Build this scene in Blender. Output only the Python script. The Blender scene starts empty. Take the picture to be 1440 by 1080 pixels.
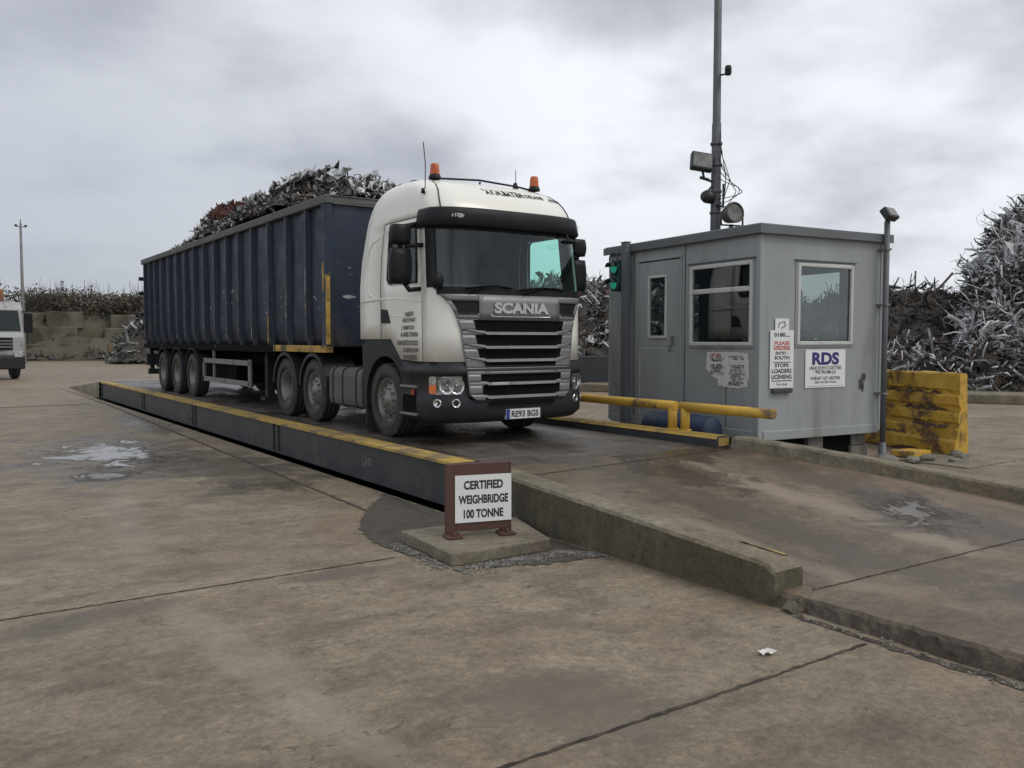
import bpy, math, random
import numpy as np
from mathutils import Vector, Matrix
R = math.radians
random.seed(7); rng = np.random.default_rng(7)
S = bpy.context.scene
COL = S.collection

# ---------------------------------------------------------------- camera
cam = bpy.data.cameras.new("camera"); co = bpy.data.objects.new("camera", cam); COL.objects.link(co)
cam.sensor_width = 36.0; cam.lens = 36.0 * 1209 / 1440
cam.clip_start = 0.1; cam.clip_end = 3000
co.location = (0, 0, 1.8)
co.rotation_euler = (R(90 - 2.936), 0, R(-34.6))
S.camera = co
# ---------------------------------------------------------------- exposure
S.view_settings.view_transform = 'Standard'; S.view_settings.look = 'None'
S.view_settings.gamma = 1.0; S.view_settings.exposure = 0.22
S.render.film_transparent = False
# ---------------------------------------------------------------- world
SUN_EL, SUN_AZ = 52, 150            # azimuth measured clockwise from +Y
W = bpy.data.worlds.new("World"); S.world = W; W.use_nodes = True
nt = W.node_tree; nt.nodes.clear()


class NG:
    """tiny node-graph helper"""
    def __init__(s, nt): s.nt = nt
    def n(s, typ, ins=None, **props):
        nd = s.nt.nodes.new(typ)
        for k, v in props.items(): setattr(nd, k, v)
        for k, v in (ins or {}).items():
            sk = nd.inputs[k]
            if isinstance(v, bpy.types.NodeSocket): s.nt.links.new(v, sk)
            elif isinstance(v, bpy.types.Node): s.nt.links.new(v.outputs[0], sk)
            else: sk.default_value = v
        return nd
    def math(s, op, a, b=0.0, clamp=False):
        nd = s.nt.nodes.new('ShaderNodeMath'); nd.operation = op; nd.use_clamp = clamp
        for i, v in enumerate((a, b)):
            if isinstance(v, (bpy.types.NodeSocket,)): s.nt.links.new(v, nd.inputs[i])
            else: nd.inputs[i].default_value = v
        return nd.outputs[0]
    def noise(s, vec, scale, detail=4, rough=.55, dist=0.0, out='Fac'):
        nd = s.n('ShaderNodeTexNoise', {'Scale': scale, 'Detail': detail, 'Roughness': rough, 'Distortion': dist})
        s.nt.links.new(vec, nd.inputs['Vector'])
        return nd.outputs[0] if out == 'Fac' else nd.outputs[1]
    def ramp(s, fac, lo, hi, a=0.0, b=1.0, smooth=True):
        nd = s.nt.nodes.new('ShaderNodeMapRange'); nd.interpolation_type = 'SMOOTHSTEP' if smooth else 'LINEAR'
        s.nt.links.new(fac, nd.inputs[0])
        for i, v in zip((1, 2, 3, 4), (lo, hi, a, b)): nd.inputs[i].default_value = v
        return nd.outputs[0]
    def mix(s, fac, a, b, mode='MIX'):
        nd = s.nt.nodes.new('ShaderNodeMix'); nd.data_type = 'RGBA'; nd.blend_type = mode
        for i, v in ((0, fac), (6, a), (7, b)):
            if isinstance(v, bpy.types.NodeSocket): s.nt.links.new(v, nd.inputs[i])
            elif i == 0: nd.inputs[0].default_value = v
            else: nd.inputs[i].default_value = (*v[:3], 1)
        return nd.outputs[2]
    def mapping(s, vec, loc=(0, 0, 0), rot=(0, 0, 0), sc=(1, 1, 1)):
        nd = s.n('ShaderNodeMapping', {'Location': loc, 'Rotation': rot, 'Scale': sc})
        s.nt.links.new(vec, nd.inputs['Vector']); return nd.outputs[0]
    def objco(s):
        return s.n('ShaderNodeTexCoord').outputs['Object']


g = NG(nt)
tc = g.n('ShaderNodeTexCoord').outputs['Generated']
sep = g.n('ShaderNodeSeparateXYZ'); nt.links.new(tc, sep.inputs[0])
zc = g.math('ADD', g.math('MAXIMUM', sep.outputs[2], 0.0), 0.24)
cmb = g.n('ShaderNodeCombineXYZ')
nt.links.new(g.math('DIVIDE', sep.outputs[0], zc), cmb.inputs[0])
nt.links.new(g.math('DIVIDE', sep.outputs[1], zc), cmb.inputs[1])
cl = g.mapping(cmb.outputs[0], loc=(3.1, 1.7, 0.0), rot=(0, 0, R(-55)), sc=(1.0, 1.15, 1))
n1 = g.noise(cl, 0.75, 4, .5, .1)
n2 = g.noise(cl, 2.1, 5, .55, .1)
cf = g.math('ADD', g.math('MULTIPLY', n1, 0.72), g.math('MULTIPLY', n2, 0.28))
cf = g.ramp(cf, 0.43, 0.64)
skycol = g.mix(cf, (0.84, 0.87, 0.915), (0.40, 0.42, 0.47))
# lower, thicker cloud towards the left-hand horizon
dirn = g.n('ShaderNodeVectorMath', operation='DOT_PRODUCT')
nt.links.new(tc, dirn.inputs[0]); dirn.inputs[1].default_value = (math.sin(R(-5)), math.cos(R(-5)), -0.25)
lf = g.ramp(dirn.outputs['Value'], 0.62, 1.0)
skycol = g.mix(g.math('MULTIPLY', lf, 0.80), skycol, (0.37, 0.395, 0.45))
hz = g.ramp(sep.outputs[2], 0.0, 0.22)
skycol = g.mix(g.math('MULTIPLY', g.math('SUBTRACT', 1.0, hz), 0.5), skycol, (0.49, 0.52, 0.57))
sky = g.n('ShaderNodeTexSky', sky_type='NISHITA', sun_disc=False)
sky.sun_elevation = R(SUN_EL); sky.sun_rotation = R(SUN_AZ)
bg1 = g.n('ShaderNodeBackground', {'Color': sky.outputs[0], 'Strength': 0.08})
bg2 = g.n('ShaderNodeBackground', {'Color': skycol, 'Strength': 1.0})
mx = g.n('ShaderNodeMixShader', {0: 0.93}); nt.links.new(bg1.outputs[0], mx.inputs[1]); nt.links.new(bg2.outputs[0], mx.inputs[2])
wo = g.n('ShaderNodeOutputWorld'); nt.links.new(mx.outputs[0], wo.inputs[0])
# ---------------------------------------------------------------- sun
sl = bpy.data.lights.new("sun", 'SUN'); sl.energy = 1.0; sl.angle = R(25); sl.color = (1.0, 0.94, 0.84)
so = bpy.data.objects.new("sun", sl); COL.objects.link(so)
sd = Vector((math.sin(R(SUN_AZ)) * math.cos(R(SUN_EL)), math.cos(R(SUN_AZ)) * math.cos(R(SUN_EL)), math.sin(R(SUN_EL))))
so.rotation_euler = sd.to_track_quat('Z', 'Y').to_euler(); so.location = (0, 0, 30)

# ================================================================ materials
MATS = {}


def newmat(name):
    m = bpy.data.materials.new(name); m.use_nodes = True
    m.node_tree.nodes.clear(); MATS[name] = m
    return m, NG(m.node_tree)


def finish(g, bsdf):
    o = g.n('ShaderNodeOutputMaterial'); g.nt.links.new(bsdf.outputs[0], o.inputs[0])


def bumpn(g, h, strength, dist):
    b = g.n('ShaderNodeBump', {'Strength': strength, 'Distance': dist}); g.nt.links.new(h, b.inputs['Height'])
    return b.outputs[0]


def paint(name, c, rough=.5, metal=0., c2=None, sc=2.0, amt=.5, dirt=None, dsc=1.2, dlo=.55, dhi=.75, bump=.0, bsc=30, spec=.5, streak=1.0, coat=0.0, damt=1.0):
    """painted / worn surface: base colour drifting to c2, dirt patches with a shape of their own"""
    m, g = newmat(name); v = g.objco()
    v = g.mapping(v, sc=(1, 1, streak))
    col = None
    if c2 is None: c2 = tuple(x * .75 for x in c)
    f = g.ramp(g.noise(v, sc, 6, .6), .35, .65)
    col = g.mix(g.math('MULTIPLY', f, amt), c, c2)
    ro = g.math('ADD', g.math('MULTIPLY', g.noise(v, sc * 3, 4), .25), rough - .12)
    if dirt:
        d = g.math('MULTIPLY', g.ramp(g.noise(v, dsc, 8, .68, .4), dlo, dhi), damt)
        col = g.mix(d, col, dirt); ro = g.math('ADD', ro, g.math('MULTIPLY', d, .25), True)
    b = g.n('ShaderNodeBsdfPrincipled', {'Base Color': col, 'Roughness': ro, 'Metallic': metal, 'Specular IOR Level': spec, 'Coat Weight': coat})
    if bump: g.nt.links.new(bumpn(g, g.noise(v, bsc, 6, .6), bump, .02), b.inputs['Normal'])
    finish(g, b); return m


def glass(name, tint, body=(.01, .012, .012), refl=1.0, op=0.0):
    m, g = newmat(name)
    t = g.n('ShaderNodeBsdfTransparent', {'Color': (*tint, 1)})
    gl = g.n('ShaderNodeBsdfGlossy', {'Roughness': .03, 'Color': (.9, .95, .95, 1)})
    df = g.n('ShaderNodeBsdfDiffuse', {'Color': (*body, 1)})
    m1 = g.n('ShaderNodeMixShader', {0: op}); g.nt.links.new(t.outputs[0], m1.inputs[1]); g.nt.links.new(df.outputs[0], m1.inputs[2])
    fc = g.n('ShaderNodeLayerWeight', {'Blend': .5}).outputs['Facing']
    fr = g.math('ADD', g.math('MULTIPLY', g.math('POWER', fc, 5.0), .9), .045)
    m2 = g.n('ShaderNodeMixShader', {0: g.math('MULTIPLY', fr, refl, True)})
    g.nt.links.new(m1.outputs[0], m2.inputs[1]); g.nt.links.new(gl.outputs[0], m2.inputs[2])
    finish(g, m2); return m


def emis(name, c, st=1.0, base=(.02, .05, .04)):
    m, g = newmat(name)
    b = g.n('ShaderNodeBsdfPrincipled', {'Base Color': (*base, 1), 'Roughness': .25, 'Emission Color': (*c, 1), 'Emission Strength': st})
    finish(g, b); return m


M = MATS
paint('white_paint', (.78, .765, .70), .34, c2=(.72, .705, .645), sc=1.5, amt=.6, dirt=(.40, .36, .29), dsc=2.6, dlo=.62, dhi=.85, coat=.25, damt=.45)
paint('silver_paint', (.20, .203, .207), .42, metal=.35, c2=(.155, .158, .162), sc=3, dirt=(.12, .11, .10), dsc=4, dlo=.6, dhi=.8)
paint('chrome_trim', (.62, .63, .64), .25, metal=.7, c2=(.5, .5, .5))
paint('badge_metal', (.55, .56, .57), .3, metal=.6)
paint('charcoal_plastic', (.021, .023, .027), .5, c2=(.028, .029, .031), sc=2, dirt=(.06, .055, .047), dsc=2.2, dlo=.55, dhi=.8, bump=.1, spec=.25)
paint('black_plastic', (.010, .011, .013), .45, c2=(.016, .016, .018), dirt=(.035, .033, .03), dsc=3, dlo=.6, dhi=.8, spec=.2)
paint('grey_plastic', (.072, .073, .072), .6, c2=(.10, .098, .09), dirt=(.14, .125, .10), dsc=2, dlo=.5, dhi=.8)
paint('deep_black', (.006, .006, .007), .9, amt=0, spec=.1)
paint('rubber', (.026, .026, .027), .8, c2=(.04, .038, .035), sc=4, dirt=(.085, .075, .06), dsc=5, dlo=.45, dhi=.8, bump=.2)
paint('rim_metal', (.22, .22, .215), .55, metal=.15, c2=(.13, .125, .115), sc=3, amt=.9, dirt=(.06, .052, .045), dsc=3, dlo=.5, dhi=.75)
paint('cabin_cloth', (.03, .031, .034), .9, amt=.4)
paint('seam_black', (.03, .03, .03), .8, amt=0)
paint('amber', (.50, .115, .018), .25, c2=(.30, .06, .01), sc=12, amt=.9)
paint('red_lens', (.45, .03, .01), .25)
paint('orange_lens', (.75, .20, .05), .25)
paint('yellow_paint', (.56, .345, .045), .55, c2=(.44, .26, .035), sc=3, dirt=(.14, .10, .06), dsc=2.4, dlo=.52, dhi=.68, bump=.15, bsc=14)
paint('yellow_worn', (.58, .36, .045), .6, c2=(.46, .27, .04), sc=2.5, amt=.9, dirt=(.12, .075, .04), dsc=2.0, dlo=.49, dhi=.62, bump=.6, bsc=6)
paint('yellow_kerb_paint', (.47, .31, .06), .65, c2=(.36, .24, .07), sc=3, amt=.8, dirt=(.15, .12, .08), dsc=2.2, dlo=.47, dhi=.62, bump=.2, damt=.85)
paint('beam_steel', (.040, .045, .050), .5, c2=(.062, .064, .066), sc=1.6, amt=.8, dirt=(.13, .105, .075), dsc=2.4, dlo=.50, dhi=.74, damt=.7, bump=.1, metal=.2)
paint('galvanised', (.20, .205, .20), .6, metal=.3, c2=(.13, .13, .12), sc=4, dirt=(.09, .08, .06), dsc=3)
paint('pole_steel', (.115, .12, .13), .6, metal=.3, c2=(.08, .082, .09), sc=2)
paint('hut_grey', (.305, .324, .328), .5, c2=(.255, .270, .270), sc=1.1, amt=.8, dirt=(.15, .14, .115), dsc=1.5, dlo=.52, dhi=.80, streak=.22, bump=.15, bsc=3, damt=.75)
paint('hut_trim', (.12, .13, .14), .5, c2=(.09, .095, .10), sc=2, dirt=(.20, .20, .19), dsc=3, dlo=.62, dhi=.75)
paint('hut_frame', (.52, .53, .51), .5, c2=(.42, .42, .40), sc=3, dirt=(.22, .21, .19), dsc=5, dlo=.55, dhi=.75)
paint('seal_dark', (.05, .055, .055), .7)
paint('sign_brown', (.085, .038, .030), .65, c2=(.06, .030, .025), sc=5, dirt=(.12, .09, .07), dsc=4, dlo=.6, dhi=.8, bump=.2)
paint('sign_white', (.72, .73, .72), .5, c2=(.62, .63, .61), sc=2, dirt=(.45, .43, .38), dsc=3, dlo=.6, dhi=.8)
paint('ink_black', (.015, .015, .018), .6, amt=0)
paint('ink_grey', (.07, .07, .075), .7, amt=0)
paint('ink_red', (.42, .05, .045), .6, amt=0)
paint('ink_blue', (.028, .018, .15), .6, amt=0)
paint('plate_blue', (.01, .03, .22), .4, amt=0)
paint('plate_white', (.62, .63, .62), .4, amt=.3)
paint('paper', (.60, .60, .57), .8, c2=(.5, .5, .47), sc=9, amt=.8)
paint('green_housing', (.012, .05, .04), .45)
paint('traffic_black', (.018, .02, .02), .5)
emis('green_lamp', (.03, .42, .30), .30, (.02, .16, .11))
paint('blue_plastic', (.010, .024, .06), .6, c2=(.008, .018, .04), sc=2, dirt=(.04, .045, .05), dsc=3)
paint('cable_black', (.02, .02, .02), .6, amt=0)
paint('lamp_glass', (.09, .092, .085), .2, c2=(.20, .20, .18), sc=5, amt=.8)
paint('lamp_brown', (.07, .06, .052), .6, c2=(.11, .10, .09), sc=6)
paint('reflector', (.75, .76, .76), .12, metal=.9, c2=(.35, .35, .35), sc=22, amt=.9)
paint('lamp_back', (.42, .43, .43), .3, metal=.6, c2=(.10, .10, .10), sc=14, amt=1)
paint('orange_tarp', (.30, .13, .06), .8, c2=(.16, .08, .05), sc=2, amt=1, bump=.4, bsc=3)
paint('wood', (.20, .13, .07), .8, c2=(.13, .085, .05), sc=5)
paint('hivis_yellow', (.65, .60, .06), .6)
paint('stone', (.20, .185, .16), .9, c2=(.11, .10, .085), sc=5, amt=.9, bump=.5, bsc=12)
paint('pebble', (.22, .21, .19), .9, c2=(.10, .095, .08), sc=14, amt=1, bump=.4)
paint('twig', (.050, .044, .034), .95, c2=(.075, .062, .045), sc=1)
paint('scrub_leaf', (.050, .046, .030), .95, c2=(.085, .070, .048), sc=.4, amt=1)
paint('block_wall', (.135, .122, .095), .9, c2=(.075, .070, .052), sc=.5, amt=1, dirt=(.052, .048, .034), dsc=.5, dlo=.38, dhi=.62, bump=1.0, bsc=1.5)
paint('bank_earth', (.090, .077, .053), .95, c2=(.058, .052, .036), sc=.2, amt=1, bump=.8, bsc=2)
paint('container_dark', (.030, .034, .038), .6, c2=(.045, .045, .045), dirt=(.08, .06, .045), dsc=.8)
paint('scrap_light', (.62, .63, .64), .5, metal=.1, c2=(.36, .36, .36), sc=1.5, amt=1)
paint('scrap_mid', (.17, .172, .17), .5, metal=.35, c2=(.11, .11, .11), sc=2, amt=1)
paint('scrap_dark', (.055, .053, .050), .65, metal=.2, c2=(.03, .028, .026), sc=2, amt=1)
paint('scrap_rust', (.105, .060, .040), .8, c2=(.06, .04, .03), sc=3, amt=1)
paint('scrap_red', (.11, .030, .022), .8, c2=(.065, .022, .018), sc=3, amt=1, bump=.6, bsc=8)
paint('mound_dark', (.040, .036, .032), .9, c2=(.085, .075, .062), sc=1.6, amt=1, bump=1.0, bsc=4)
paint('far_cab_white', (.36, .37, .36), .5, c2=(.20, .21, .21), dirt=(.09, .085, .075), dsc=1.3, dlo=.5, dhi=.7)
glass('cab_glass', (.62, .90, .83), refl=1.3)
glass('hut_glass', (.66, .72, .70), refl=2.2, op=.10)
glass('lens_glass', (.92, .93, .93), refl=1.0)
paint('pane_dark', (.02, .028, .028), .12)


def trailer_mat():
    m, g = newmat('trailer_blue'); v = g.objco()
    f = g.ramp(g.noise(v, 1.1, 6, .6), .35, .7)
    c = g.mix(f, (.008, .019, .046), (.009, .015, .028))
    # rubbed vertical streaks
    vs = g.mapping(v, sc=(1, 4.5, .55))
    c = g.mix(g.math('MULTIPLY', g.ramp(g.noise(vs, 1.6, 6, .65), .55, .75), .35), c, (.030, .036, .048))
    # chipped white / yellow scars, mostly in the belt where machines hit it
    sepp = g.n('ShaderNodeSeparateXYZ'); g.nt.links.new(v, sepp.inputs[0])
    vh = g.mapping(v, sc=(1, 1.2, 3.0))
    belt = g.ramp(g.math('ABSOLUTE', g.math('SUBTRACT', sepp.outputs[2], 2.05)), .15, 1.0, 1.0, .0)
    sc = g.math('ADD', g.noise(vh, 3.2, 5, .62, .5), g.math('MULTIPLY', belt, .085))
    c = g.mix(g.ramp(sc, .735, .775), c, (.30, .32, .34))
    sy = g.math('ADD', g.noise(g.mapping(v, loc=(0, 8, 3), sc=(1, 1, 1.3)), 2.0, 6, .65, .5), g.math('MULTIPLY', belt, .03))
    c = g.mix(g.ramp(sy, .70, .76), c, (.20, .16, .05))
    low = g.ramp(sepp.outputs[2], 0.9, 2.0, 1.0, 0.0)
    c = g.mix(g.math('MULTIPLY', low, g.ramp(g.noise(v, 2.5, 6), .40, .62)), c, (.045, .040, .034))
    b = g.n('ShaderNodeBsdfPrincipled', {'Base Color': c, 'Roughness': g.ramp(g.noise(v, 3, 4), .3, .7, .42, .68)})
    g.nt.links.new(bumpn(g, g.noise(g.mapping(v, sc=(1, 1, .5)), 1.8, 4, .5), .5, .06), b.inputs['Normal'])
    finish(g, b)


trailer_mat()
paint('chipped_paint', (.30, .31, .32), .7, c2=(.18, .19, .20), sc=8, amt=1)
paint('trailer_rib', (.034, .042, .062), .6, c2=(.025, .032, .052), sc=2.5, amt=1, dirt=(.10, .10, .095), dsc=3, dlo=.58, dhi=.75, streak=.6)
paint('trailer_rail', (.060, .064, .060), .6, c2=(.085, .088, .082), sc=1.5, dirt=(.12, .11, .095), dsc=2)
paint('trailer_yellow', (.50, .31, .04), .6, c2=(.25, .16, .04), sc=5, amt=.9, dirt=(.04, .04, .045), dsc=3.2, dlo=.5, dhi=.62)


def concrete(name, c1, c2, stain, blotch=.35, wet=(), tracks=(), gloss=.62, edge=None, wetnoise=(1.0, 1.0), fine=1.0, base_wet=0.0):
    m, g = newmat(name); v = g.objco()
    big = g.ramp(g.noise(v, blotch, 7, .62, .6), .34, .66)
    c = g.mix(big, c1, c2)
    med = g.ramp(g.noise(g.mapping(v, loc=(5, 3, 0), sc=(1.0, 1.7, 1)), 1.1, 9, .72, .3), .46, .64)
    c = g.mix(g.math('MULTIPLY', med, .6), c, stain)
    m2 = g.ramp(g.noise(g.mapping(v, loc=(7, 2, 0), sc=(1.0, 1.3, 1)), 3.4, 9, .75, .8), .45, .66)
    c = g.mix(g.math('MULTIPLY', m2, .42), c, tuple(x * .8 for x in stain))
    m3 = g.ramp(g.noise(g.mapping(v, loc=(17, 12, 0), sc=(1.0, 1.3, 1)), 5.5, 9, .78, .6), .52, .68)
    c = g.mix(g.math('MULTIPLY', m3, .2), c, tuple(min(1, x * 1.5) for x in c1))
    pale = g.ramp(g.noise(g.mapping(v, loc=(9, 1, 0), sc=(1, 2.2, 1)), .8, 8, .7, .5), .56, .72)
    c = g.mix(g.math('MULTIPLY', pale, .5), c, tuple(min(1, x * 1.45) for x in c1))
    # warm brown mud film
    mud = g.ramp(g.noise(g.mapping(v, loc=(2, 7, 0)), .55, 7, .65, .8), .48, .68)
    c = g.mix(g.math('MULTIPLY', mud, .5), c, (c1[0] * .74, c1[1] * .63, c1[2] * .52))
    fb = g.ramp(g.noise(g.mapping(v, loc=(3, 8, 1)), 2.2, 12, .84, .2), .33, .68, .66, 1.36, smooth=False)
    c = g.mix(1.0, c, g.n('ShaderNodeCombineColor', {0: fb, 1: fb, 2: fb}).outputs[0], 'MULTIPLY')
    fb2 = g.ramp(g.noise(v, 20, 8, .85), .34, .66, .62, 1.42, smooth=False)
    c = g.mix(fine, c, g.n('ShaderNodeCombineColor', {0: fb2, 1: fb2, 2: fb2}).outputs[0], 'MULTIPLY')
    grain = g.noise(v, 60, 5, .7)
    c = g.mix(g.math('MULTIPLY', g.ramp(grain, .35, .70), .30 * fine), c, tuple(x * .45 for x in c2))
    grit = g.ramp(g.noise(g.mapping(v, loc=(1, 1, 4)), 95, 2, .5), .66, .74)
    c = g.mix(g.math('MULTIPLY', grit, .5 * fine), c, tuple(min(1, x * 2.0) for x in c1))
    pits = g.ramp(g.noise(g.mapping(v, loc=(4, 4, 0), sc=(1, 1.6, 1)), 7, 7, .7, .6), .60, .70)
    mot = g.ramp(g.noise(v, .9, 3), .45, .6)
    pits = g.math('MULTIPLY', pits, mot)
    c = g.mix(g.math('MULTIPLY', pits, .55), c, tuple(x * .5 for x in c2))
    for (x0, y0, x1, y1, w, colr, amt) in tracks:
        ang = math.atan2(y1 - y0, x1 - x0); ln = math.hypot(x1 - x0, y1 - y0)
        q = g.n('ShaderNodeVectorRotate', {'Center': ((x0 + x1) / 2, (y0 + y1) / 2, 0), 'Angle': -ang}, rotation_type='Z_AXIS')
        g.nt.links.new(v, q.inputs['Vector'])
        q2 = g.mapping(q.outputs[0], loc=(-(x0 + x1) / 2 / (ln / 2), -(y0 + y1) / 2 / w, 0), sc=(2 / ln, 1 / w, 0))
        le = g.n('ShaderNodeVectorMath', operation='LENGTH'); g.nt.links.new(q2, le.inputs[0])
        dn = g.math('ADD', le.outputs['Value'], g.math('MULTIPLY', g.math('SUBTRACT', g.noise(v, 2.5, 7, .7), .5), 2.0))
        c = g.mix(g.math('MULTIPLY', g.ramp(dn, .45, 1.1, 1, 0), amt), c, colr)
    sp = g.math('MULTIPLY', g.ramp(g.noise(g.mapping(v, loc=(6, 2, 9)), 14, 4, .6, .5), .67, .72), g.ramp(g.noise(v, .7, 4), .42, .6))
    c = g.mix(g.math('MULTIPLY', sp, .7 * fine), c, tuple(x * .35 for x in c2))
    ro = g.math('ADD', g.math('MULTIPLY', g.noise(v, 3, 6, .65), .45), gloss - .2, True)
    h = g.math('ADD', g.math('MULTIPLY', g.noise(v, 9, 8, .7), .6), g.math('MULTIPLY', grain, .35))
    h = g.math('SUBTRACT', h, g.math('MULTIPLY', pits, .5))
    wetm = None
    for (cx, cy, rx, ry, ang, depth) in wet:
        q = g.n('ShaderNodeVectorRotate', {'Center': (cx, cy, 0), 'Angle': -R(ang)}, rotation_type='Z_AXIS')
        g.nt.links.new(v, q.inputs['Vector'])
        q2 = g.mapping(q.outputs[0], loc=(-cx / rx, -cy / ry, 0), sc=(1 / rx, 1 / ry, 0))
        le = g.n('ShaderNodeVectorMath', operation='LENGTH'); g.nt.links.new(q2, le.inputs[0])
        nz = g.noise(g.mapping(v, loc=(cx, cy, 0), sc=(wetnoise[0], wetnoise[1], 1)), 1.4, 10, .74, .8)
        dn = g.math('ADD', le.outputs['Value'], g.math('MULTIPLY', g.math('SUBTRACT', nz, .5), 3.4))
        damp = g.ramp(dn, .75, 1.0, 1, 0)
        pool = g.math('MULTIPLY', g.ramp(dn, .30, .62, 1, 0), depth)
        c = g.mix(g.math('MULTIPLY', damp, .62), c, tuple(x * .30 for x in c2))
        ro = g.math('SUBTRACT', ro, g.math('MULTIPLY', damp, .22), True)
        ro = g.math('MULTIPLY', ro, g.math('SUBTRACT', 1.0, g.math('MULTIPLY', pool, .88)))
        h = g.math('MULTIPLY', h, g.math('SUBTRACT', 1.0, g.math('MULTIPLY', pool, .96)))
    if base_wet:
        w = g.ramp(g.noise(g.mapping(v, loc=(3, 3, 3), sc=(1.6, .8, 1)), .8, 6, .6, .4), .44, .60)
        w = g.math('MULTIPLY', w, base_wet)
        c = g.mix(g.math('MULTIPLY', w, .5), c, tuple(x * .4 for x in c2))
        ro = g.math('SUBTRACT', ro, g.math('MULTIPLY', w, .42), True)
    ro = g.math('MAXIMUM', ro, .03)
    b = g.n('ShaderNodeBsdfPrincipled', {'Base Color': c, 'Roughness': ro, 'Specular IOR Level': .5})
    g.nt.links.new(bumpn(g, h, .75, .03), b.inputs['Normal'])
    finish(g, b); return m


concrete('ground_concrete', (.250, .202, .142), (.185, .146, .099), (.098, .075, .050), .32,
         wet=[(2.35, 14.8, 1.45, 3.6, -6, 1.0), (2.0, 12.4, .5, .9, 0, .9), (3.4, 12.7, 1.05, 2.6, 12, .25), (3.9, 19.6, .5, 2.4, 0, .6), (3.35, 10.4, .8, .35, 10, 0.1)],
         tracks=[(1.36, 6.35, 1.62, 2.9, .20, (.33, .29, .23), .32), (2.0, 12.0, 1.3, 6.6, .25, (.28, .25, .21), .3), (2.3, 4.0, 2.9, 2.6, .5, (.12, .098, .075), .7),
                 (0.2, 5.9, 1.5, 6.2, .22, (.11, .09, .07), .8), (2.2, 6.2, 3.0, 6.1, .22, (.10, .085, .066), .8), (.6, 3.6, 1.2, 3.2, .35, (.12, .10, .08), .6)])
concrete('ramp_concrete', (.190, .142, .095), (.120, .088, .058), (.066, .049, .033), .5,
         wet=[(7.55, 4.45, .85, .50, 25, .8), (7.3, 7.2, 1.1, .55, 10, .7), (6.6, 6.4, .5, .8, 10, .5)],
         tracks=[(6.0, 8.5, 6.0, 1.5, .40, (.075, .057, .040), .75), (7.9, 8.0, 7.9, 1.5, .45, (.08, .06, .042), .75), (6.95, 7.6, 7.0, 2.6, .30, (.27, .215, .155), .7), (5.25, 6.8, 5.4, 2.6, .2, (.25, .20, .145), .6), (8.7, 6.2, 9.0, 3.0, .2, (.24, .19, .14), .5)],
         gloss=.48, base_wet=.45)
concrete('deck_surface', (.125, .108, .09), (.080, .069, .058), (.055, .047, .04), .6,
         wet=[(7.6, 9.2, .8, 1.3, 0, .9), (7.2, 8.0, .9, .7, 0, .8), (7.2, 18.5, 1.2, 3.0, 0, 1.0), (7.3, 24, .9, 3, 0, 1.0), (5.4, 17.0, .4, 2, 0, .7)], gloss=.5, base_wet=.8)
concrete('kerb_concrete', (.240, .208, .150), (.165, .142, .100), (.105, .090, .062), 1.1, gloss=.75)
concrete('wall_side_concrete', (.128, .112, .074), (.085, .073, .046), (.055, .048, .030), .9, gloss=.8)  # darker tone for the sides of the ramp wall
concrete('plinth_concrete', (.22, .19, .14), (.165, .142, .102), (.12, .108, .088), 1.2, gloss=.8)
concrete('patch_tarmac', (.080, .070, .055), (.058, .051, .040), (.045, .04, .032), 1.2, gloss=.7)
concrete('slab_edge', (.13, .105, .08), (.075, .06, .045), (.04, .033, .026), 2.5, gloss=.8)
paint('joint_dark', (.020, .017, .013), .95, c2=(.075, .060, .044), sc=9, amt=1, bump=.5)

# ================================================================ mesh builder
ORG = {}


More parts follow.
